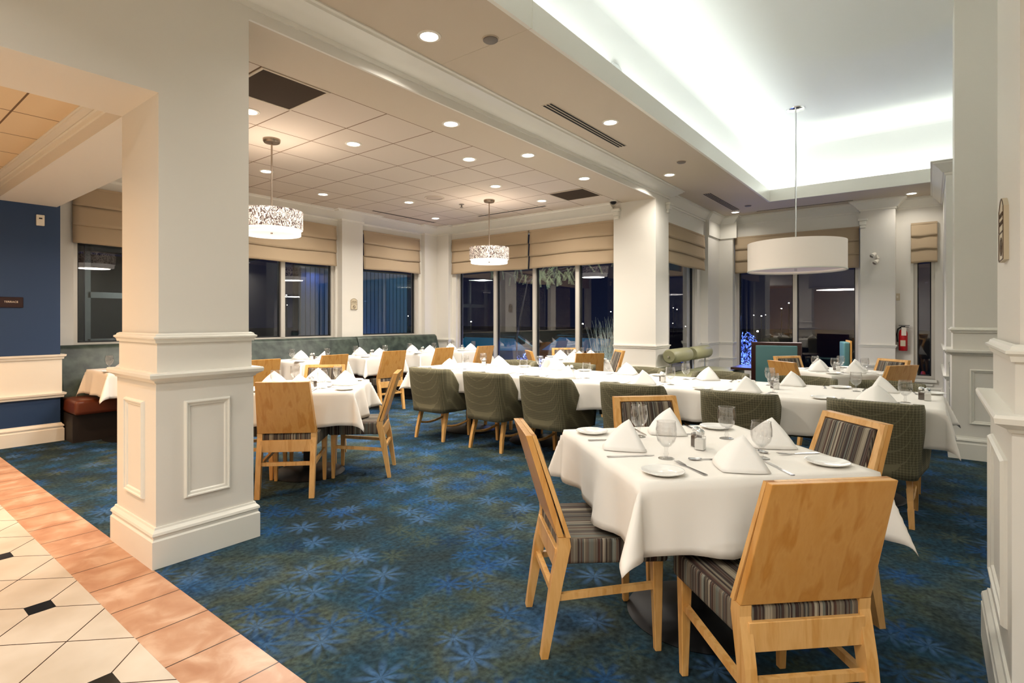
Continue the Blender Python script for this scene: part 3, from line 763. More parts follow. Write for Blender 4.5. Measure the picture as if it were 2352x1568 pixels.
# ------------------------------------------------------------------ tables and cloths
def cloth(name, hx, hy, e, z, seed, m=LINEN, wav=1.0):
    rnd = random.Random(seed); ph = [rnd.random()*6.28 for _ in range(8)]
    step = .022 if max(hx, hy) < 1 else .035
    def axis(h):
        n1 = max(4, int(2*h/.045)); n2 = 9
        return [-h-e*(1-k/n2) for k in range(n2)]+[-h+2*h*k/n1 for k in range(n1+1)]+[h+e*(k+1)/n2 for k in range(n2)]
    ux, uy = axis(hx), axis(hy)
    bm = MB(); V = []
    for i, x in enumerate(ux):
        row = []
        for j, y in enumerate(uy):
            ex, ey = max(0, abs(x)-hx), max(0, abs(y)-hy); sx = 1 if x > 0 else -1; sy = 1 if y > 0 else -1
            if ex == 0 and ey == 0: p = (x, y, z)
            elif ey == 0 or ex == 0:
                d = ex or ey; al = x if ex == 0 else y
                edge = min(1, (((hx if ex == 0 else hy)-abs(al)))/.25); edge = max(0, edge)
                out = .006+d*.05+wav*d*(.10*math.sin(al*11+ph[0 if ex else 1]+(sx if ex else sy))+.07*math.sin(al*23+ph[2]))*edge
                zz = z-d*.985+wav*.012*math.sin(al*7+ph[3])*d/e*edge
                if d < .02: zz = z-d*.8
                p = (sx*(hx+out), y, zz) if ex else (x, sy*(hy+out), zz)
            else:
                rr = math.hypot(ex, ey); psi = math.atan2(ey, ex)
                al = .06+ .36*math.sin(2*psi)**2; al *= 1+.25*math.sin(ph[4]+sx*2+sy)
                lim = rr*(1-.12*math.sin(2*psi)**2)
                hr = .006+lim*math.sin(al); zz = z-lim*math.cos(al)*.985
                p = (sx*(hx+hr*math.cos(psi)), sy*(hy+hr*math.sin(psi)), zz)
            row.append(bm.bm.verts.new(p))
        V.append(row)
    for i in range(len(ux)-1):
        for j in range(len(uy)-1): bm.bm.faces.new((V[i][j], V[i+1][j], V[i+1][j+1], V[i][j+1]))
    return bm.build(name, m, None, smooth='all', solid=.003)
def table(x, y, rz, hx, hy, z, label, group):
    r = thing('dining_table', label, 'table', (x, y, 0), rz, group)
    MB().box(-hx, hx, -hy, hy, z-.035, z-.003).bevel(.004, 1).build('tabletop', MAHOG, r)
    MB().lathe([(.045, .03), (.045, z-.04)], 20).build('pedestal', BLACK, r, smooth=True)
    MB().lathe([(0, .0), (.30, .0), (.305, .006), (.29, .016), (.10, .035), (.05, .05), (.05, .06)], 48).build('foot_disc', BLACK, r, smooth=True)
    MB().box(-.25, .25, -.03, .03, z-.06, z-.035).box(-.03, .03, -.25, .25, z-.06, z-.035).build('top_bracket', BLACK, r)
    return r

def goblet(r0):
    r = r0
    MB().lathe([(.0, .003), (.028, .004), (.033, .0015), (.033, .0), (0, 0)], 28).build('foot', CLEAR, r, smooth='all')
    MB().lathe([(.006, .003), (.007, .01), (.011, .02), (.007, .03), (.008, .045), (.012, .05), (0.0, .05)], 20).build('stem', CLEAR, r, smooth='all')
    MB().lathe([(0, .048), (.019, .053), (.035, .073), (.042, .098), (.0415, .124), (.037, .152), (.0385, .153), (.0385, .155), (.035, .155), (.035, .152), (.0395, .124), (.040, .098), (.033, .076), (.018, .057), (0, .053)], 30).build('bowl', CLEAR, r, smooth='all')
    return r
G0 = goblet(thing('goblet', 'x', 'glass'))
def make_plate():
    return tag(MB().lathe([(0, .004), (.045, .004), (.052, .007), (.077, .0145), (.08, .016), (.08, .0135), (.052, .003), (.045, 0), (0, 0)], 40).build('side_plate', CHINA, smooth='all'), 'x', 'plate')
PL0 = make_plate()
def make_napkin(k):
    rnd = random.Random(k); bmx = MB()
    A = Vector((0, .055+rnd.uniform(-.01, .01), .125)); F = Vector((rnd.uniform(-.015, .015), -.10, .002))
    for layer in range(3):
        s_ = 1-.035*layer; dz = -.004*layer
        for sg in (-1, 1):
            L_ = Vector((sg*.125*s_, .03+.008*layer, .001)); a = A*1.0+Vector((0, .004*layer, dz)); f = F*s_
            n = 8
            rows = []
            for i in range(n+1):
                t = i/n; row = []
                for j in range(n+1-i):
                    q = j/n
                    p = a*(1-t-q)+f*t+L_*q
                    bul = 4*q*(1-t-q)*.014+4*t*q*.012
                    p = p+Vector((sg*.7, -.7, .3))*bul
                    p.z = max(p.z, .0012+.0015*(2-layer))
                    row.append(bmx.bm.verts.new(p))
                rows.append(row)
            for i in range(n):
                for j in range(n-i):
                    bmx.bm.faces.new((rows[i][j], rows[i+1][j], rows[i][j+1]))
                    if j < n-i-1: bmx.bm.faces.new((rows[i+1][j], rows[i+1][j+1], rows[i][j+1]))
    bmesh.ops.remove_doubles(bmx.bm, verts=bmx.bm.verts, dist=.0004)
    return tag(bmx.build('napkin', NAPKIN, smooth='all', solid=.0022), 'x', 'napkin')
NK0 = [make_napkin(3), make_napkin(8)]
def make_knife():
    m = MB(); m.prism([(-.0075, 0), (.0075, 0), (.0065, .085), (.004, .10), (.0085, .115), (.0095, .17), (.006, .195), (0, .208), (-.004, .19), (-.004, .10), (-.0065, .085)], .001, .004)
    return tag(m.build('knife', STEEL), 'x', 'knife')
def make_fork():
    m = MB(); pts = [(0, .002), (.06, .004), (.11, .006), (.135, .004)]
    m.prism([(-.008, 0), (.008, 0), (.0045, .09), (.003, .125), (.011, .145), (-.011, .145), (-.003, .125), (-.0045, .09)], .002, .0045)
    for k in range(4):
        x = -.0095+k*.0063
        m.hexa([(x-.0016, .145, .002), (x+.0016, .145, .002), (x+.0016, .145, .0045), (x-.0016, .145, .0045)], [(x-.001, .192, .007), (x+.001, .192, .007), (x+.001, .192, .009), (x-.001, .192, .009)])
    return tag(m.build('fork', STEEL), 'x', 'fork')
def make_spoon():
    m = MB(); m.prism([(-.006, 0), (.006, 0), (.003, .09), (.002, .12), (-.002, .12), (-.003, .09)], .002, .0045)
    m.grid(lambda u, v: (.019*math.sqrt(max(0, 1-(2*v-1)**2))*(2*u-1), .118+.055*v, .002+.006*((2*u-1)**2+(2*v-1)**2)*.5), 8, 10)
    return tag(m.build('spoon', STEEL, smooth=True, solid=.001), 'x', 'spoon')
KN0, FK0, SP0 = make_knife(), make_fork(), make_spoon()
def make_shaker(name, fill):
    r = thing(name, 'x', 'shaker')
    m = MB(); m.box(-.021, .021, -.021, .021, 0, .062); m.bevel(.006, 2)
    m.lathe([(.018, .06), (.015, .072), (.015, .075)], 16); m.build('jar', CLEAR, r, smooth=True)
    m = MB(); m.box(-.018, .018, -.018, .018, .004, .05); m.build('contents', fill, r)
    MB().lathe([(.018, .070), (.019, .082), (.012, .091), (0, .094)], 20, cap=True).build('cap', CHROME, r, smooth=True)
    return r
SL0, PP0 = make_shaker('salt_shaker', SALT), make_shaker('pepper_shaker', PEPPER)

def place(cx, cy, z, ang, dist, where, group, kit='gpnfk', off=0, nk=None, jit=None):
    """table setting for a diner facing ang (deg) whose table edge is dist from (cx, cy)"""
    rnd = random.Random(int(cx*977+cy*131+ang*7+off*50)); a = math.radians(ang); f = Vector((math.cos(a), math.sin(a))); rt = Vector((f.y, -f.x)); c = Vector((cx, cy))+rt*off
    def P(u, v): p = c-f*dist+f*v+rt*u; return (p.x, p.y, z)
    j = lambda s_=.02: rnd.uniform(-s_, s_)
    rz = a-PI/2
    if 'g' in kit: dup(G0, P(.17+j(), .25+j()), rz, 'clear stemmed goblet '+where, group+' goblets')
    if 'p' in kit: dup(PL0, P(-.33+j(), .105+j(.015)), rz, 'white side plate '+where, group+' plates')
    if 'n' in kit: dup(NK0[rnd.randint(0, 1) if nk is None else nk], P(0+j(), .15+j()), 5.06+rnd.choice((-.65, .65, .5))+j(.3), 'white pyramid-folded napkin '+where, group+' napkins')
    if 'f' in kit: dup(FK0, P(-.19+j(), .03+j()), rz+j(.25), 'steel fork '+where, group+' forks')
    if 'k' in kit: dup(KN0, P(.135+j(.01), .03+j()), rz+j(.12), 'steel knife '+where, group+' knives')
    if 's' in kit: dup(SP0, P(.02+j(), .24+j()), rz+PI/2+j(.5), 'steel teaspoon '+where, group+' spoons')
def shakers(x, y, z, where, group, rz=0):
    dup(SL0, (x, y, z), rz, 'glass salt shaker with chrome cap '+where, group+' shakers')
    dup(PP0, (x+.055, y+.035, z), rz, 'pepper shaker with chrome cap '+where, group+' shakers')
TZ = .7565
# -- near square table
A0 = -42.3
r = table(2.49, .83, math.radians(A0), .475, .475, .75, 'square dining table under a white cloth in the right foreground', 'pedestal dining tables')
c_ = cloth('tablecloth', .48, .48, .252, .755, 5); c_.location = (2.49, .83, 0); c_.rotation_euler.z = math.radians(A0); tag(c_, 'white square tablecloth on the foreground table', 'tablecloth', 'white square tablecloths')
NG = 'foreground table'
fa = 45.5
wchair(1.945, 1.335, -46, 'foreground wooden chair seen side-on, left of the foreground table')
wchair(1.85, .26, 45, 'largest foreground wooden chair, its plain back towards the camera')
wchair(3.075, 1.31, -133, 'striped-back wooden chair beyond the foreground table, in front of the long table')
wchair(3.03, .315, 135, 'striped-back wooden chair at the right side of the foreground table')
for (ang, wh) in ((-46+0, 'by the side-on chair at the foreground table'), (45, 'by the nearest plain-backed chair at the foreground table'), (-134, 'by the far striped chair of the foreground table'), (136, 'by the right striped chair of the foreground table')):
    place(2.49, .83, TZ, ang, .48, wh, NG, 'gpnfks')
shakers(2.45, .80, TZ, 'in the middle of the foreground table', NG)
# -- middle left table
r = table(2.70, 4.25, math.radians(44), .45, .45, .75, 'square dining table under a white cloth just right of the column', 'pedestal dining tables')
c_ = cloth('tablecloth', .455, .455, .27, .755, 9); c_.location = (2.70, 4.25, 0); c_.rotation_euler.z = math.radians(44); tag(c_, 'white square tablecloth on the table beside the column', 'tablecloth', 'white square tablecloths')
wchair(2.19, 3.765, 44.5, 'wooden chair with its plain back to the camera beside the column')
wchair(3.185, 3.72, 133, 'wooden chair seen side-on at the right of the table beside the column')
wchair(3.20, 4.76, -136, 'striped-back wooden chair on the far side of the table beside the column')
wchair(2.19, 4.75, -46, 'wooden chair mostly hidden behind the column, only its legs in view')
for (ang, wh) in ((44, 'by the plain-backed chair next to the column'), (134, 'by the side-on chair right of the column'), (-136, 'by the striped chair of the table beside the column'), (-46, 'at the hidden side of the table beside the column')):
    place(2.70, 4.25, TZ, ang, .455, wh, 'column-side table', 'gpnfks' if ang != -46 else 'gnk')
shakers(2.62, 4.10, TZ, 'on the table beside the column', 'column-side table')
# -- long table
XF, XK, Y0_, Y1_ = 4.46, 5.48, -.07, 4.88
ord_ = ['first', 'second', 'third', 'fourth', 'fifth']
for k in range(5):
    yy = Y1_-.5-k*.985
    table((XF+XK)/2, yy, 0, .49, .485, .75, 'pedestal table under the long cloth, %s from its left end' % ord_[k], 'tables pushed together under the long cloth')
c_ = cloth('tablecloth', (XK-XF)/2, (Y1_-Y0_)/2, .25, .755, 21, wav=1.25); c_.location = ((XF+XK)/2, (Y0_+Y1_)/2, 0); tag(c_, 'very long white tablecloth over the row of joined tables', 'tablecloth')
oF = ['leftmost', 'second from left', 'third from left', 'fourth from left', 'fifth from left', 'rightmost']
YF_ = [4.36, 3.55, 2.83, 1.97, 1.13, .30]
YK_ = [4.18, 3.36, 2.50, 1.66, .92, .30]
for k, y in enumerate(YF_):
    gchair(4.29+(.1 if k == 5 else 0)+(.03 if k == 4 else 0), y, [2, 0, -3, 1, 2, -2][k], 'green check tub chair on the near side of the long table, %s' % oF[k])
    place((XF+XK)/2, y, TZ, 0, .51, 'on the near side of the long table, %s place' % oF[k], 'long table', 'gpnfk')
for k, y in enumerate(YK_):
    gchair(5.70, y, 180+[0, 4, -3, 2, 0, 3][k], 'green check tub chair on the far side of the long table, %s' % oF[k])
    place((XF+XK)/2, y, TZ, 180, .51, 'on the far side of the long table, %s place' % oF[k], 'long table', 'gpnfk')
for (x, y, wh) in ((5.2, 4.35, 'near the left end of the long table'), (5.0, 2.97, 'between the second and third places of the long table'), (4.86, 1.92, 'at the middle of the long table'), (4.96, 1.0, 'right of the middle of the long table'), (4.93, .02, 'at the right end of the long table')):
    shakers(x, y, TZ, wh, 'long table')
# -- banquette row
bx = [(1.924, 6.73), (2.86, 6.42), (3.954, 6.40), (5.03, 6.44), (6.136, 6.47), (7.115, 6.43)]
bl = ['table left of the column, by the navy wall', 'banquette table just hidden by the column', 'first banquette table right of the column', 'second banquette table right of the column', 'third banquette table right of the column', 'banquette table in the far corner']
for k, ((x, y), l) in enumerate(zip(bx, bl)):
    ls = ['navy-wall table', 'hidden banquette table', 'first visible banquette table', 'second visible banquette table', 'third visible banquette table', 'far corner banquette table'][k]
    W = .72 if k != 1 else .64; cx, cy = x+W/2, y+.36
    table(cx, cy, 0, W/2-.005, .355, .765, 'small table under a white cloth, '+l, 'tables along the banquette')
    c_ = cloth('tablecloth', W/2, .36, .27, .77, 40+k); c_.location = (cx, cy, 0); tag(c_, 'white square tablecloth on the '+l, 'tablecloth', 'white square tablecloths')
    g = 'banquette table'
    place(cx, cy, .772, 90, .36, 'on the chair side of the '+ls, g, 'gpnfk', off=.03)
    place(cx, cy, .772, -90, .36, 'on the bench side of the '+ls, g, 'gpn', off=.03)
    shakers(cx+.02, cy, .772, 'on the '+ls, g)
for (x, y, a, l) in ((2.30, 6.33, 90, 'wooden chair left of the column facing the banquette, one leg in view'), (3.22, 6.02, 88, 'wooden chair cut by the column edge, facing the banquette'), (4.23, 6.10, 90, 'plain-backed wooden chair at the first banquette table right of the column'),
                     (5.30, 6.17, 84, 'plain-backed wooden chair pulled out from the second banquette table'), (6.40, 6.22, 88, 'plain-backed wooden chair at the third banquette table'), (7.27, 6.08, 86, 'plain-backed wooden chair at the far corner banquette table')):
    wchair(x, y, a, l)
def banquette(x0, x1, label):
    r = thing('banquette', label, 'bench', ((x0+x1)/2, 7.5, 0), 0, 'green vinyl banquette sections'); h = (x1-x0)/2
    MB().box(-h, h, -.28, .30, 0, .30).build('plinth', mat('bench_plinth', srgb(34, 26, 22), .6), r)
    s = MB(); s.box(-h, h, -.36, .22, .30, .46); s.bevel(.04, 3).build('seat', BROWNV, r, smooth=True)
    b = MB()
    pr = [(.10, .46), (.13, .60), (.20, .85), (.25, 1.0), (.29, 1.035), (.36, 1.035), (.40, 1.0), (.42, .4), (.12, .4)]
    b.hexa([(-h, y, z) for y, z in pr], [(h, y, z) for y, z in pr]); b.bevel(.018, 3).build('backrest', VINYL, r, smooth=True)
banquette(1.74, 5.86, 'long green vinyl banquette section running behind the column')
banquette(5.87, 7.80, 'shorter green vinyl banquette section ending near the corner')

# -- square table in the middle distance and the far right table
def far_table(cx, cy, rz, hz, label, wh, chairs, group):
    table(cx, cy, math.radians(rz), hz, hz, .75, 'square table under a white cloth '+label, 'pedestal dining tables')
    c_ = cloth('tablecloth', hz+.005, hz+.005, .26, .755, int(cx*10)); c_.location = (cx, cy, 0); c_.rotation_euler.z = math.radians(rz); tag(c_, 'white square tablecloth on the table '+label, 'tablecloth', 'white square tablecloths')
    for (a, d, l) in chairs:
        ar = math.radians(a); wchair(cx-math.cos(ar)*d, cy-math.sin(ar)*d, a, l)
        place(cx, cy, TZ, rz+90*round((a-rz)/90), hz+.005, 'by the '+l.split(',')[0].replace('wooden ', ''), group, 'gpnfk')
    shakers(cx, cy, TZ, 'on the table '+wh, group)
far_table(7.05, 4.12, 46, .37, 'in front of the four-pane window', 'in front of the four-pane window',
          [(46, .66, 'plain-backed chair by the window table, its back to the camera'), (-134, .66, 'striped chair against the four-pane window, facing the camera'),
           (133, .62, 'side-on chair beside the pillar, dark striped pad showing'), (-44, .66, 'thin side-on chair at the left of the window table, almost edge-on')], 'window table')
far_table(7.20, .82, 46, .42, 'near the extinguisher pilaster', 'near the extinguisher pilaster',
          [(-38, .70, 'plain-backed chair left of the far right table, turned towards the extinguisher'), (55, .68, 'plain-backed chair right of the far right table, below the slim window'),
           (-125, .68, 'striped chair at the left rear of the far right table'), (140, .70, 'striped chair at the right rear of the far right table, below the extinguisher')], 'far right table')
# ------------------------------------------------------------------ lounge furniture by the nook
r = thing('high_back_chair', 'dark mahogany high-back booth with a teal leather panel', 'armchair', (8.81, 1.78, 0), math.radians(13)-PI/2)
MB().box(-.33, .33, -.04, .03, .1, 1.0).bevel(.006, 1).build('back_frame', MAHOG, r); MB().box(-.27, .27, -.07, -.03, .3, .95).bevel(.01, 2).build('back_panel', TEAL, r, smooth=True)
MB().box(-.30, .30, .03, .55, .30, .45).bevel(.02, 2).build('seat', TEAL, r, smooth=True)
for sx in (-.33, .33):
    for y in (0, .5): MB().box(sx-.025, sx+.025, y-.025, y+.025, 0, .3).build('leg', MAHOG, r)
r = thing('side_chair', 'teal upholstered chair seen side-on at the far window', 'chair', (9.6, 1.02, 0), math.radians(103)-PI/2)
MB().box(-.23, .23, -.05, .03, .42, 1.0).bevel(.02, 3).build('backrest', TEAL, r, smooth=True); MB().box(-.23, .23, .0, .45, .38, .47).bevel(.02, 2).build('seat', TEAL, r, smooth=True)
MB().box(-.24, .24, -.07, -.05, .42, 1.02).build('back_board', WOODP, r)
for sx in (-.2, .2):
    for y in (0, .42): MB().box(sx-.02, sx+.02, y-.02, y+.02, 0, .4).build('leg', MAHOG, r)
r = thing('cocktail_table', 'small dark table between the blue-lit window and the high-back booth', 'table', (9.6, 2.25, 0))
MB().box(-.3, .3, -.3, .3, .52, .56).build('tabletop', MAHOG, r); MB().lathe([(.03, .02), (.03, .53)], 12).build('pedestal', BLACK, r); MB().lathe([(.2, 0), (.2, .015), (.04, .04)], 24, cap=True).build('foot_disc', BLACK, r)
def rollbench(cx, cy, rz, label):
    r = thing('roll_back_bench', label, 'bench', (cx, cy, 0), rz, 'sage benches with bolster backs')
    m = MB(); n = 20; R = .112
    prof = [(0, -.40), (R*.8, -.40), (R, -.37), (R, .37), (R*.8, .40), (0, .40)]
    m.lathe(prof, 24); 
    for v in m.bm.verts: v.co = Vector((v.co.z, v.co.y-.25, v.co.x+.765))
    m.build('bolster', ROLLF, r, smooth=True)
    MB().tube([(-.47, -.25, .765), (-.39, -.25, .765)], .012, 8).tube([(.39, -.25, .765), (.43, -.25, .765)], .012, 8).build('bolster_bar', CHROME, r)
    for x in (-.3, .3): MB().tube([(x, -.25, .66), (x, -.25, .35)], .012, 8).build('bolster_post', CHROME, r)
    MB().box(-.42, .42, -.32, .38, .28, .50).bevel(.04, 3).build('seat', ROLLF, r, smooth=True)
    MB().box(-.38, .38, -.28, .34, 0, .28).build('plinth', mat('bench_plinth', srgb(34, 26, 22), .6), r)
rollbench(8.55, 2.88, math.radians(0)+PI, 'sage bench, its bolster end with chrome bar beside the pillar')
rollbench(9.55, 2.88, math.radians(0)+PI, 'sage bench with bolster back farther along the nook window')
# service shelf with cutlery racks past the end of the right wall
r = thing('service_shelf', 'grey rack of metal trays beyond the right table end', 'shelf', (8.3, -.30, 0))
for z in (.25, .55, .80): MB().box(-.3, .3, -.12, .14, z, z+.015).build('shelf_board', CHROME, r)
for x in (-.28, .28):
    for y in (-.1, .12): MB().box(x-.012, x+.012, y-.012, y+.012, 0, .82).build('leg', CHROME, r)
for k in range(3): tag(MB().box(-.08, .08, -.08, .08, 0, .05).bevel(.01, 2).build('metal_tray', STEEL, loc=(8.12+k*.18, -.28, .816)), 'shiny metal tray on the rack at the right, %s' % ['nearest', 'middle', 'farthest'][k], 'tray', 'metal trays on the rack')

# ------------------------------------------------------------------ wall-mounted things
XE = XR+.05
r = thing('fire_extinguisher', 'red fire extinguisher with white tag on the far recessed wall', 'fire extinguisher', (XE-.085, .375, .80))
MB().lathe([(0, 0), (.055, 0), (.062, .01), (.062, .30), (.05, .345), (.02, .37), (.02, .39)], 24).build('cylinder', RED, r, smooth=True)
MB().box(-.064, -.058, -.035, .035, .08, .18).build('label_plate', SIGNC, r)
MB().box(-.02, .02, -.03, .03, .385, .42).box(-.012, .012, -.09, .06, .425, .435).box(-.012, .012, -.08, .04, .40, .408).build('valve', BLACK, r)
MB().tube([(0, .03, .40), (-.02, .07, .37), (-.03, .085, .28), (-.02, .075, .15)], .012, 8).build('hose', BLACK, r, smooth=True)
MB().box(-.075, -.066, -.045, .02, .26, .40).build('tag', SIGNW, r)
MB().box(.045, .07, -.03, .03, .15, .40).build('bracket', BLACK, r)
r = thing('wall_spotlight', 'white twin-head emergency spotlight on the far pilaster', 'spotlight', (XR-.2, .725, 2.40))
MB().lathe([(0, 0), (.03, 0), (.03, -.02)], 16).build('mount', PLASTIC, r); MB().tube([(0, 0, 0), (-.04, 0, .02), (-.05, -.01, -.03)], .012, 8).build('bracket', PLASTIC, r)
for dz, dy, t_ in ((.06, .03, .2), (-.06, -.01, -.3)):
    h_ = MB().tube([(0, 0, 0), (-.035, .02, -.02), (-.075, .04, -.045)], .026, 14, .042).build('lamp_head', PLASTIC, r, smooth=True); h_.location = (-.035, dy, dz)
    g_ = MB().lathe([(0, 0), (.03, 0)], 14).build('lamp_glass', GREYP, h_); g_.location = (-.077, .041, -.046); g_.rotation_euler = (.35, -1.1, 0)
r = thing('light_switch', 'beige switch plate on the recess wall above the extinguisher', 'switch', (XE, .455, 1.72)); MB().box(-.008, 0, -.035, .035, -.06, .06).bevel(.003, 1).build('plate', SIGNC, r); MB().box(-.012, -.006, -.012, .012, -.02, .02).build('toggle', PLASTIC, r)
r = thing('wall_thermostat', 'small cream wall device high on the navy wall', 'thermostat', (1.525, 7.51, 2.40)); MB().box(-.035, .035, -.025, 0, -.058, .058).bevel(.004, 1).build('housing', PLASTIC, r); MB().box(-.014, .014, -.028, -.024, .012, .026).build('sensor_window', BLACK, r)

def text(body, size, loc, rot, m, parent, name='lettering', ext=.001):
    cu = bpy.data.curves.new(name, 'FONT'); cu.body = body; cu.size = size; cu.extrude = ext; cu.align_x = 'CENTER'; cu.align_y = 'CENTER'
    o = bpy.data.objects.new(name, cu); C.objects.link(o); cu.materials.append(m)
    bpy.context.view_layer.update()
    me = bpy.data.meshes.new_from_object(o); bpy.data.objects.remove(o)
    o = bpy.data.objects.new(name, me); C.objects.link(o); o.location = loc; o.rotation_euler = rot; o.parent = parent; return o
r = thing('terrace_sign', 'dark sign reading TERRACE on the navy wall', 'sign', (1.245, 7.51, 1.512))
MB().box(-.14, .14, -.012, 0, -.055, .055).bevel(.004, 1).build('plate', SIGND, r); text('TERRACE', .027, (.042, -.0135, .004), (PI/2, 0, 0), SIGNW, r)
def plaque(loc, rz, s_, label):
    r = thing('no_smoking_sign', label, 'sign', loc, rz, 'beige arched no smoking plaques')
    m = MB(); hw, hb, ht = .067*s_, -.10*s_, .065*s_
    pts = [(-hw, hb), (hw, hb), (hw, ht)]+[(hw*(1-2*k/10), ht+.032*s_*math.sin(PI*k/10)) for k in range(1, 10)]+[(-hw, ht)]
    m.hexa([(x, 0, z) for x, z in pts], [(x, -.014, z) for x, z in pts]); m.build('plate', SIGNC, r)
    e = MB()
    for a, b in zip(pts, pts[1:]+pts[:1]): e.bar((a[0]*.97, -.0145, a[1]*.97), (b[0]*.97, -.0145, b[1]*.97), .003, .004)
    e.box(-hw, hw, -.0158, -.014, -.012*s_, -.008*s_); e.build('border', SIGNI, r)
    text('SMOKE FREE', .017*s_, (0, -.0155, .043*s_), (PI/2, 0, 0), SIGNI, r); text('RESTAURANT', .017*s_, (0, -.0155, .018*s_), (PI/2, 0, 0), SIGNI, r)
    q = MB().lathe([(.022*s_, 0), (.022*s_, .0015), (.029*s_, .0015), (.029*s_, 0)], 30); q.bar((-.018*s_, .018*s_, .001), (.018*s_, -.018*s_, .001), .006*s_, .001); q.box(-.016*s_, .012*s_, -.003*s_, .003*s_, 0, .0012)
    q = q.build('no_smoking_symbol', SIGNI, r); q.location = (0, -.0145, -.055*s_); q.rotation_euler = (PI/2, 0, 0)
plaque((5.92, YB-.12, 1.605), 0, 1.0, 'beige no smoking plaque on the pilaster above the banquette')
plaque((2.68, -.212, 1.66), PI, 1.15, 'beige no smoking plaque on the column at the right edge')
# ------------------------------------------------------------------ outside the windows
struct(MB().box(-10, 120, -60, 120, -.85, -.65).build('ground', mat('night_asphalt', (.015, .016, .02, 1), .6)))
struct(MB().box(8.35, 10.8, 3.72, 8.3, -.66, -.06).box(12.25, 13.6, -1.5, 3.7, -.66, -.06).box(-10, 12.25, 8.3, 13, -.66, -.06).build('ground', mat('planting_bed', (.02, .02, .018, 1), .9)))
BL = (.12, .22, 1.0)
def blue_lamp(x, y, z, p, s_=.3, rot=(PI, 0, 0), col=BL): area('blue_garden_light', (x, y, z), rot, s_, s_, p, col, None, 'DISK')
LEAF = mat('night_foliage', srgb(190, 205, 150), .6); BARK = mat('pale_bark', srgb(70, 66, 62), .9)
FROST = mat('garden_shrub', srgb(170, 180, 200), .6)
def shrub(x, y, r_, h_, label, seed, n=900):
    rnd = random.Random(seed); t = thing('shrub', label, 'shrub', (x, y, -.06))
    m = MB(); 
    for _ in range(n):
        a = rnd.random()*2*PI; rr = r_*math.sqrt(rnd.random()); z = h_*rnd.random()**.7*(1-(rr/r_)**2*.5)
        p = Vector((rr*math.cos(a), rr*math.sin(a), z)); d = Vector((rnd.uniform(-1, 1), rnd.uniform(-1, 1), rnd.uniform(-.3, 1))).normalized()*.035; e = d.cross(Vector((rnd.random(), 0, 1))).normalized()*.012
        m.bm.faces.new([m.bm.verts.new(q) for q in (p-d, p+e, p+d, p-e)])
    m.build('leaves', FROST, t)
    m = MB()
    for k in range(7): a = k*.9; m.tube([(0, 0, 0), (r_*.5*math.cos(a), r_*.5*math.sin(a), h_*.7)], .01, 5)
    m.build('stems', BARK, t)
shrub(8.95, 6.3, .45, .75, 'blue-lit shrub outside behind the second pane of the four-pane window', 1)
shrub(8.95, 5.5, .35, .65, 'blue-lit shrub outside behind the third pane of the four-pane window', 2, 600)
shrub(12.4, 3.1, .40, 1.15, 'blue-lit speckled shrub outside the far window', 3, 1200)
blue_lamp(8.95, 6.3, .95, 26, .5, (0, 0, 0)); blue_lamp(8.55, 6.6, .05, 10, .2); blue_lamp(12.2, 3.05, .0, 60, .3); blue_lamp(12.2, 3.1, 1.4, 45, .3, (0, 0, 0)); blue_lamp(8.8, 5.4, .05, 7, .2)
# tall ornamental grass
t = thing('ornamental_grass', 'tall pale grass clump outside the right-hand pane by the pillar', 'grass', (9.1, 4.45, -.06)); m = MB(); rnd = random.Random(4)
for _ in range(260):
    a = rnd.random()*6.28; x, y = rnd.gauss(0, .16), rnd.gauss(0, .22); h_ = rnd.uniform(.8, 1.45); dx, dy = rnd.uniform(-.2, .2), rnd.uniform(-.25, .25)
    pts = [Vector((x+dx*s_*s_, y+dy*s_*s_, h_*s_)) for s_ in (0, .4, .75, 1)]
    V = [[m.bm.verts.new(p+Vector((0, q*.006*(1-.8*i/3), 0))) for q in (-1, 1)] for i, p in enumerate(pts)]
    for A, B in zip(V, V[1:]): m.bm.faces.new((A[0], A[1], B[1], B[0]))
m.build('blades', mat('pale_grass', srgb(150, 160, 140), .7), t)
area('garden_light', (8.7, 4.6, .1), (PI-.3, .3, 0), .25, .25, 9, (.75, .85, 1), None, 'DISK')
# tree branch with drooping leaves seen at the top of the four-pane window
t = thing('honey_locust_tree', 'tree outside the four-pane window with drooping lit leaf sprays', 'tree', (9.6, 7.1, -.06)); m = MB(); lf = MB(); rnd = random.Random(11)
m.tube([(0, 0, 0), (.02, 0, 1.0), (.1, -.1, 1.7), (.0, -.3, 2.2)], .03, 8, .012)
def spray(p0, p1, n):
    p0, p1 = Vector(p0), Vector(p1); m.tube([p0, (p0+p1)/2+Vector((0, 0, .05)), p1], .010, 5, .004)
    for k in range(n):
        q = p0+(p1-p0)*rnd.uniform(.3, 1.05)+Vector((rnd.uniform(-.1, .1), rnd.uniform(-.08, .08), rnd.uniform(-.02, .05)))
        dr = Vector((rnd.uniform(-.05, .05), rnd.uniform(-.14, .14), -.10)); L_ = 9
        for i in range(L_):
            c = q+dr*(i/L_)*1.3+Vector((0, 0, -.06*(i/L_)**2))
            for s_ in (-1, 1):
                d = Vector((rnd.uniform(-.2, .2), s_*.7, -.9)).normalized()*.034; e = d.cross(Vector((1, 0, 0))).normalized()*.0045
                lf.bm.faces.new([lf.bm.verts.new(w_) for w_ in (c, c+d*.5+e, c+d, c+d*.5-e)])
B0 = (.0, -.3, 2.2)
for p1, n in (((-.3, -.2, 2.5), 8), ((-.2, -.9, 2.45), 16), ((-.1, -1.4, 2.28), 16), ((-.3, -1.9, 2.5), 12), ((-.3, -2.5, 2.5), 8), ((-.4, .5, 2.5), 9), ((-.3, -1.2, 2.5), 12)): spray(B0, p1, n)
m.build('branches', BARK, t, smooth=True); lf.build('leaves', LEAF, t)
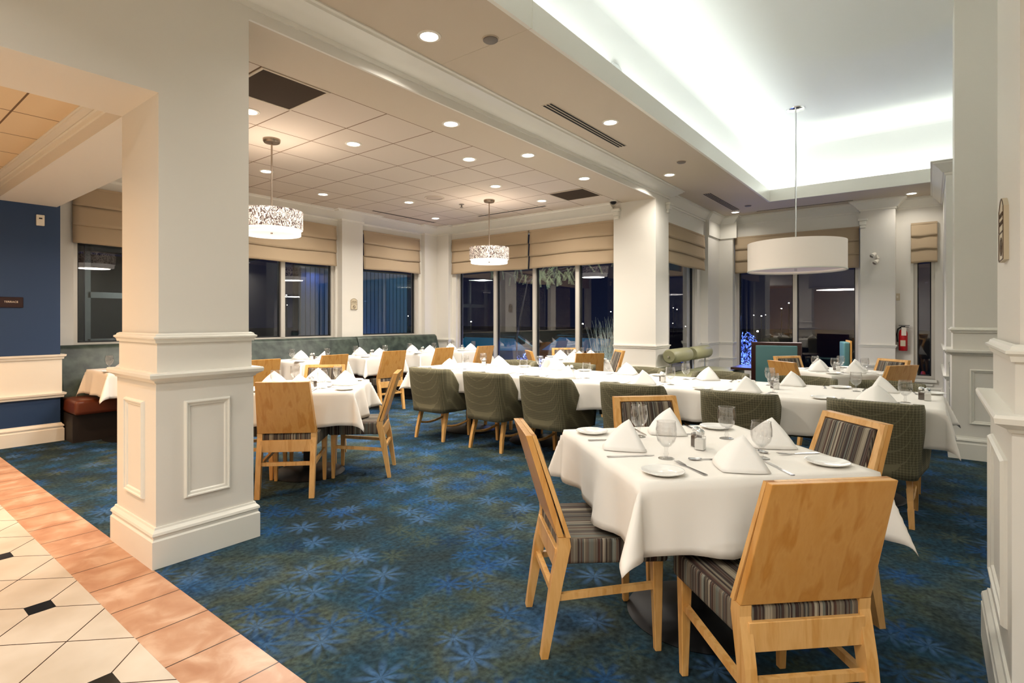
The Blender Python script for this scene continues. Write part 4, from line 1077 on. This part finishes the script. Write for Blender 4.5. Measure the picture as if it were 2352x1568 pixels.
area('garden_light', (9.1, 6.0, .3), (PI, 0, 0), .3, .3, 22, (.85, .92, 1), None, 'DISK', 1.6)
# parked cars
def car(x, y, rz, label, body):
    r = thing('car', label, 'car', (x, y, -.65), rz, 'dark cars parked outside')
    m = MB(); pr = [(-2.2, .35), (-2.25, .7), (-2.1, .95), (-1.3, 1.05), (-.65, 1.50), (.9, 1.55), (1.6, 1.08), (2.15, .95), (2.25, .6), (2.2, .35)]
    m.hexa([(a, -.85, b) for a, b in pr], [(a, .85, b) for a, b in pr]); m.bevel(.07, 3).build('car_body', body, r, smooth=True)
    g = mat('cyan_reflection_glass', srgb(20, 150, 175), .12, emit=None)  # cyan light reflected by the windows is put into the glass colour
    for s_ in (-1, 1):
        q = MB(); wp = [(-1.05, 1.06), (-.62, 1.42), (.82, 1.46), (1.35, 1.08)]; q.hexa([(a, s_*.853, b) for a, b in wp], [(a, s_*.862, b) for a, b in wp]); q.build('side_window', g, r)
    q = MB(); q.hexa([(-1.27, -.7, 1.10), (-1.27, .7, 1.10), (-.72, .62, 1.47), (-.72, -.62, 1.47)], [(-1.30, -.7, 1.12), (-1.30, .7, 1.12), (-.75, .62, 1.49), (-.75, -.62, 1.49)]); q.build('windscreen', g, r)
    for a in (-1.4, 1.4):
        for s_ in (-1, 1):
            q = MB(); q.lathe([(.30, -.1), (.33, -.08), (.33, .08), (.30, .1)], 24, cap=True)
            for v in q.bm.verts: v.co = Vector((a+v.co.x, s_*.80+v.co.z, .33+v.co.y))
            q.build('wheel', BLACK, r, smooth=True)
CARB = mat('dark_car_paint', srgb(22, 26, 40), .2, .4)
car(13.2, 10.6, math.radians(125), 'dark car with cyan reflection painted on its windscreen, left one outside the four-pane window', CARB)
car(14.8, 8.2, math.radians(118), 'dark car with cyan reflection painted on its windscreen, right one outside the four-pane window', CARB)
area('added_cyan_light', (11.5, 8.0, 4.5), (0, .3, 0), 1.5, 1.5, 60, (.25, .75, 1.0))  # lamp added to throw cyan light on the parked cars
# distant lamps
lamp0 = None
rnd = random.Random(5)
BULB = mat('street_bulb', (1, 1, 1, 1), .4, emit=(1, .93, .8, 1), estr=30)
for k in range(60):
    dirx = rnd.choice([(rnd.uniform(36, 54)), rnd.uniform(10, 30), rnd.uniform(52, 60)]); a = math.radians(dirx); D = rnd.uniform(38, 80)
    x, y = D*math.cos(a), D*math.sin(a); h_ = rnd.uniform(.3, 3.2)
    if lamp0 is None:
        lamp0 = thing('street_lamp', 'x', 'street lamp')
        MB().lathe([(.06, -12), (.05, 0)], 8, cap=True).build('pole', GREYP, lamp0); MB().lathe([(0, -.055), (.045, -.035), (.06, 0), (.045, .035), (0, .055)], 12).build('bulb', BULB, lamp0)
    q = dup(lamp0, (x, y, h_), 0, 'tiny distant street lamp glowing in the night beyond the windows', 'distant street lamps')
    q.scale = [rnd.uniform(.6, 1.2)]*3
# glazed entrance vestibule and blue lit wall outside the banquette windows
r = thing('entrance_vestibule', 'grey glazed entrance frame outside the window above the banquette', 'vestibule', (4.5, 11.2, 0)); m = MB()
for x in (-1.6, -.8, 0, .75): m.box(x-.04, x+.04, -.04, .04, 0, 2.6)
for z in (.95, 1.75, 2.55): m.box(-1.6, .8, -.04, .04, z-.05, z+.05)
m.box(-1.7, 1.4, -.1, 1.2, 2.6, 2.75); m.build('door_frame', mat('grey_frame', srgb(120, 124, 122), .5), r)
MB().box(-1.6, 1.5, 1.6, 1.7, 0, 2.6).build('rear_panel', mat('dark_wall', srgb(60, 62, 60), .8), r)
EXM = mat('exit_red', (1, .03, .08, 1), .5, emit=(1, .03, .08, 1), estr=2.0)
e = thing('exit_sign', 'small glowing red exit sign seen through the window above the banquette', 'sign', (4.35, 11.1, 2.45))
MB().box(-.16, .16, -.03, .03, -.08, .08).build('housing', EXM, e); text('EXIT', .14, (0, -.032, 0), (PI/2, 0, 0), SIGNW, e)
area('vestibule_light', (3.9, 10.5, 2.5), (0, 0, 0), .6, .6, 18, (.9, 1, .95))
r = thing('garden_wall', 'blue-lit ribbed wall outside the banquette windows', 'wall', (8.2, 10.9, 0)); m = MB()
for k in range(26): m.box(-1.5+k*.12, -1.5+k*.12+.10, -.05, .05, 0, 2.5)
m.build('ribs', mat('ribbed_cladding', srgb(130, 140, 150), .6), r); MB().box(-1.6, 1.7, .05, .12, 0, 2.55).build('backing', mat('dark_wall', srgb(60, 62, 60), .8), r)
blue_lamp(8.3, 10.4, .1, 5, .4, (PI-.2, 0, 0)); blue_lamp(7.0, 10.6, 2.4, 1.5, .3, (0, 0, 0), (.1, .25, 1))
o = tag(MB().lathe([(.16, 0), (.16, .02), (.10, .03), (.03, .42), (0, .43)], 20, cap=True).build('traffic_cone', mat('cone_orange', srgb(210, 50, 40), .5), loc=(12.9, .12, -.06)), 'red traffic cone outside the slim window', 'cone')
area('garden_light', (12.6, -.1, 2.0), (0, 0, 0), .4, .4, 10, (.6, .7, 1))
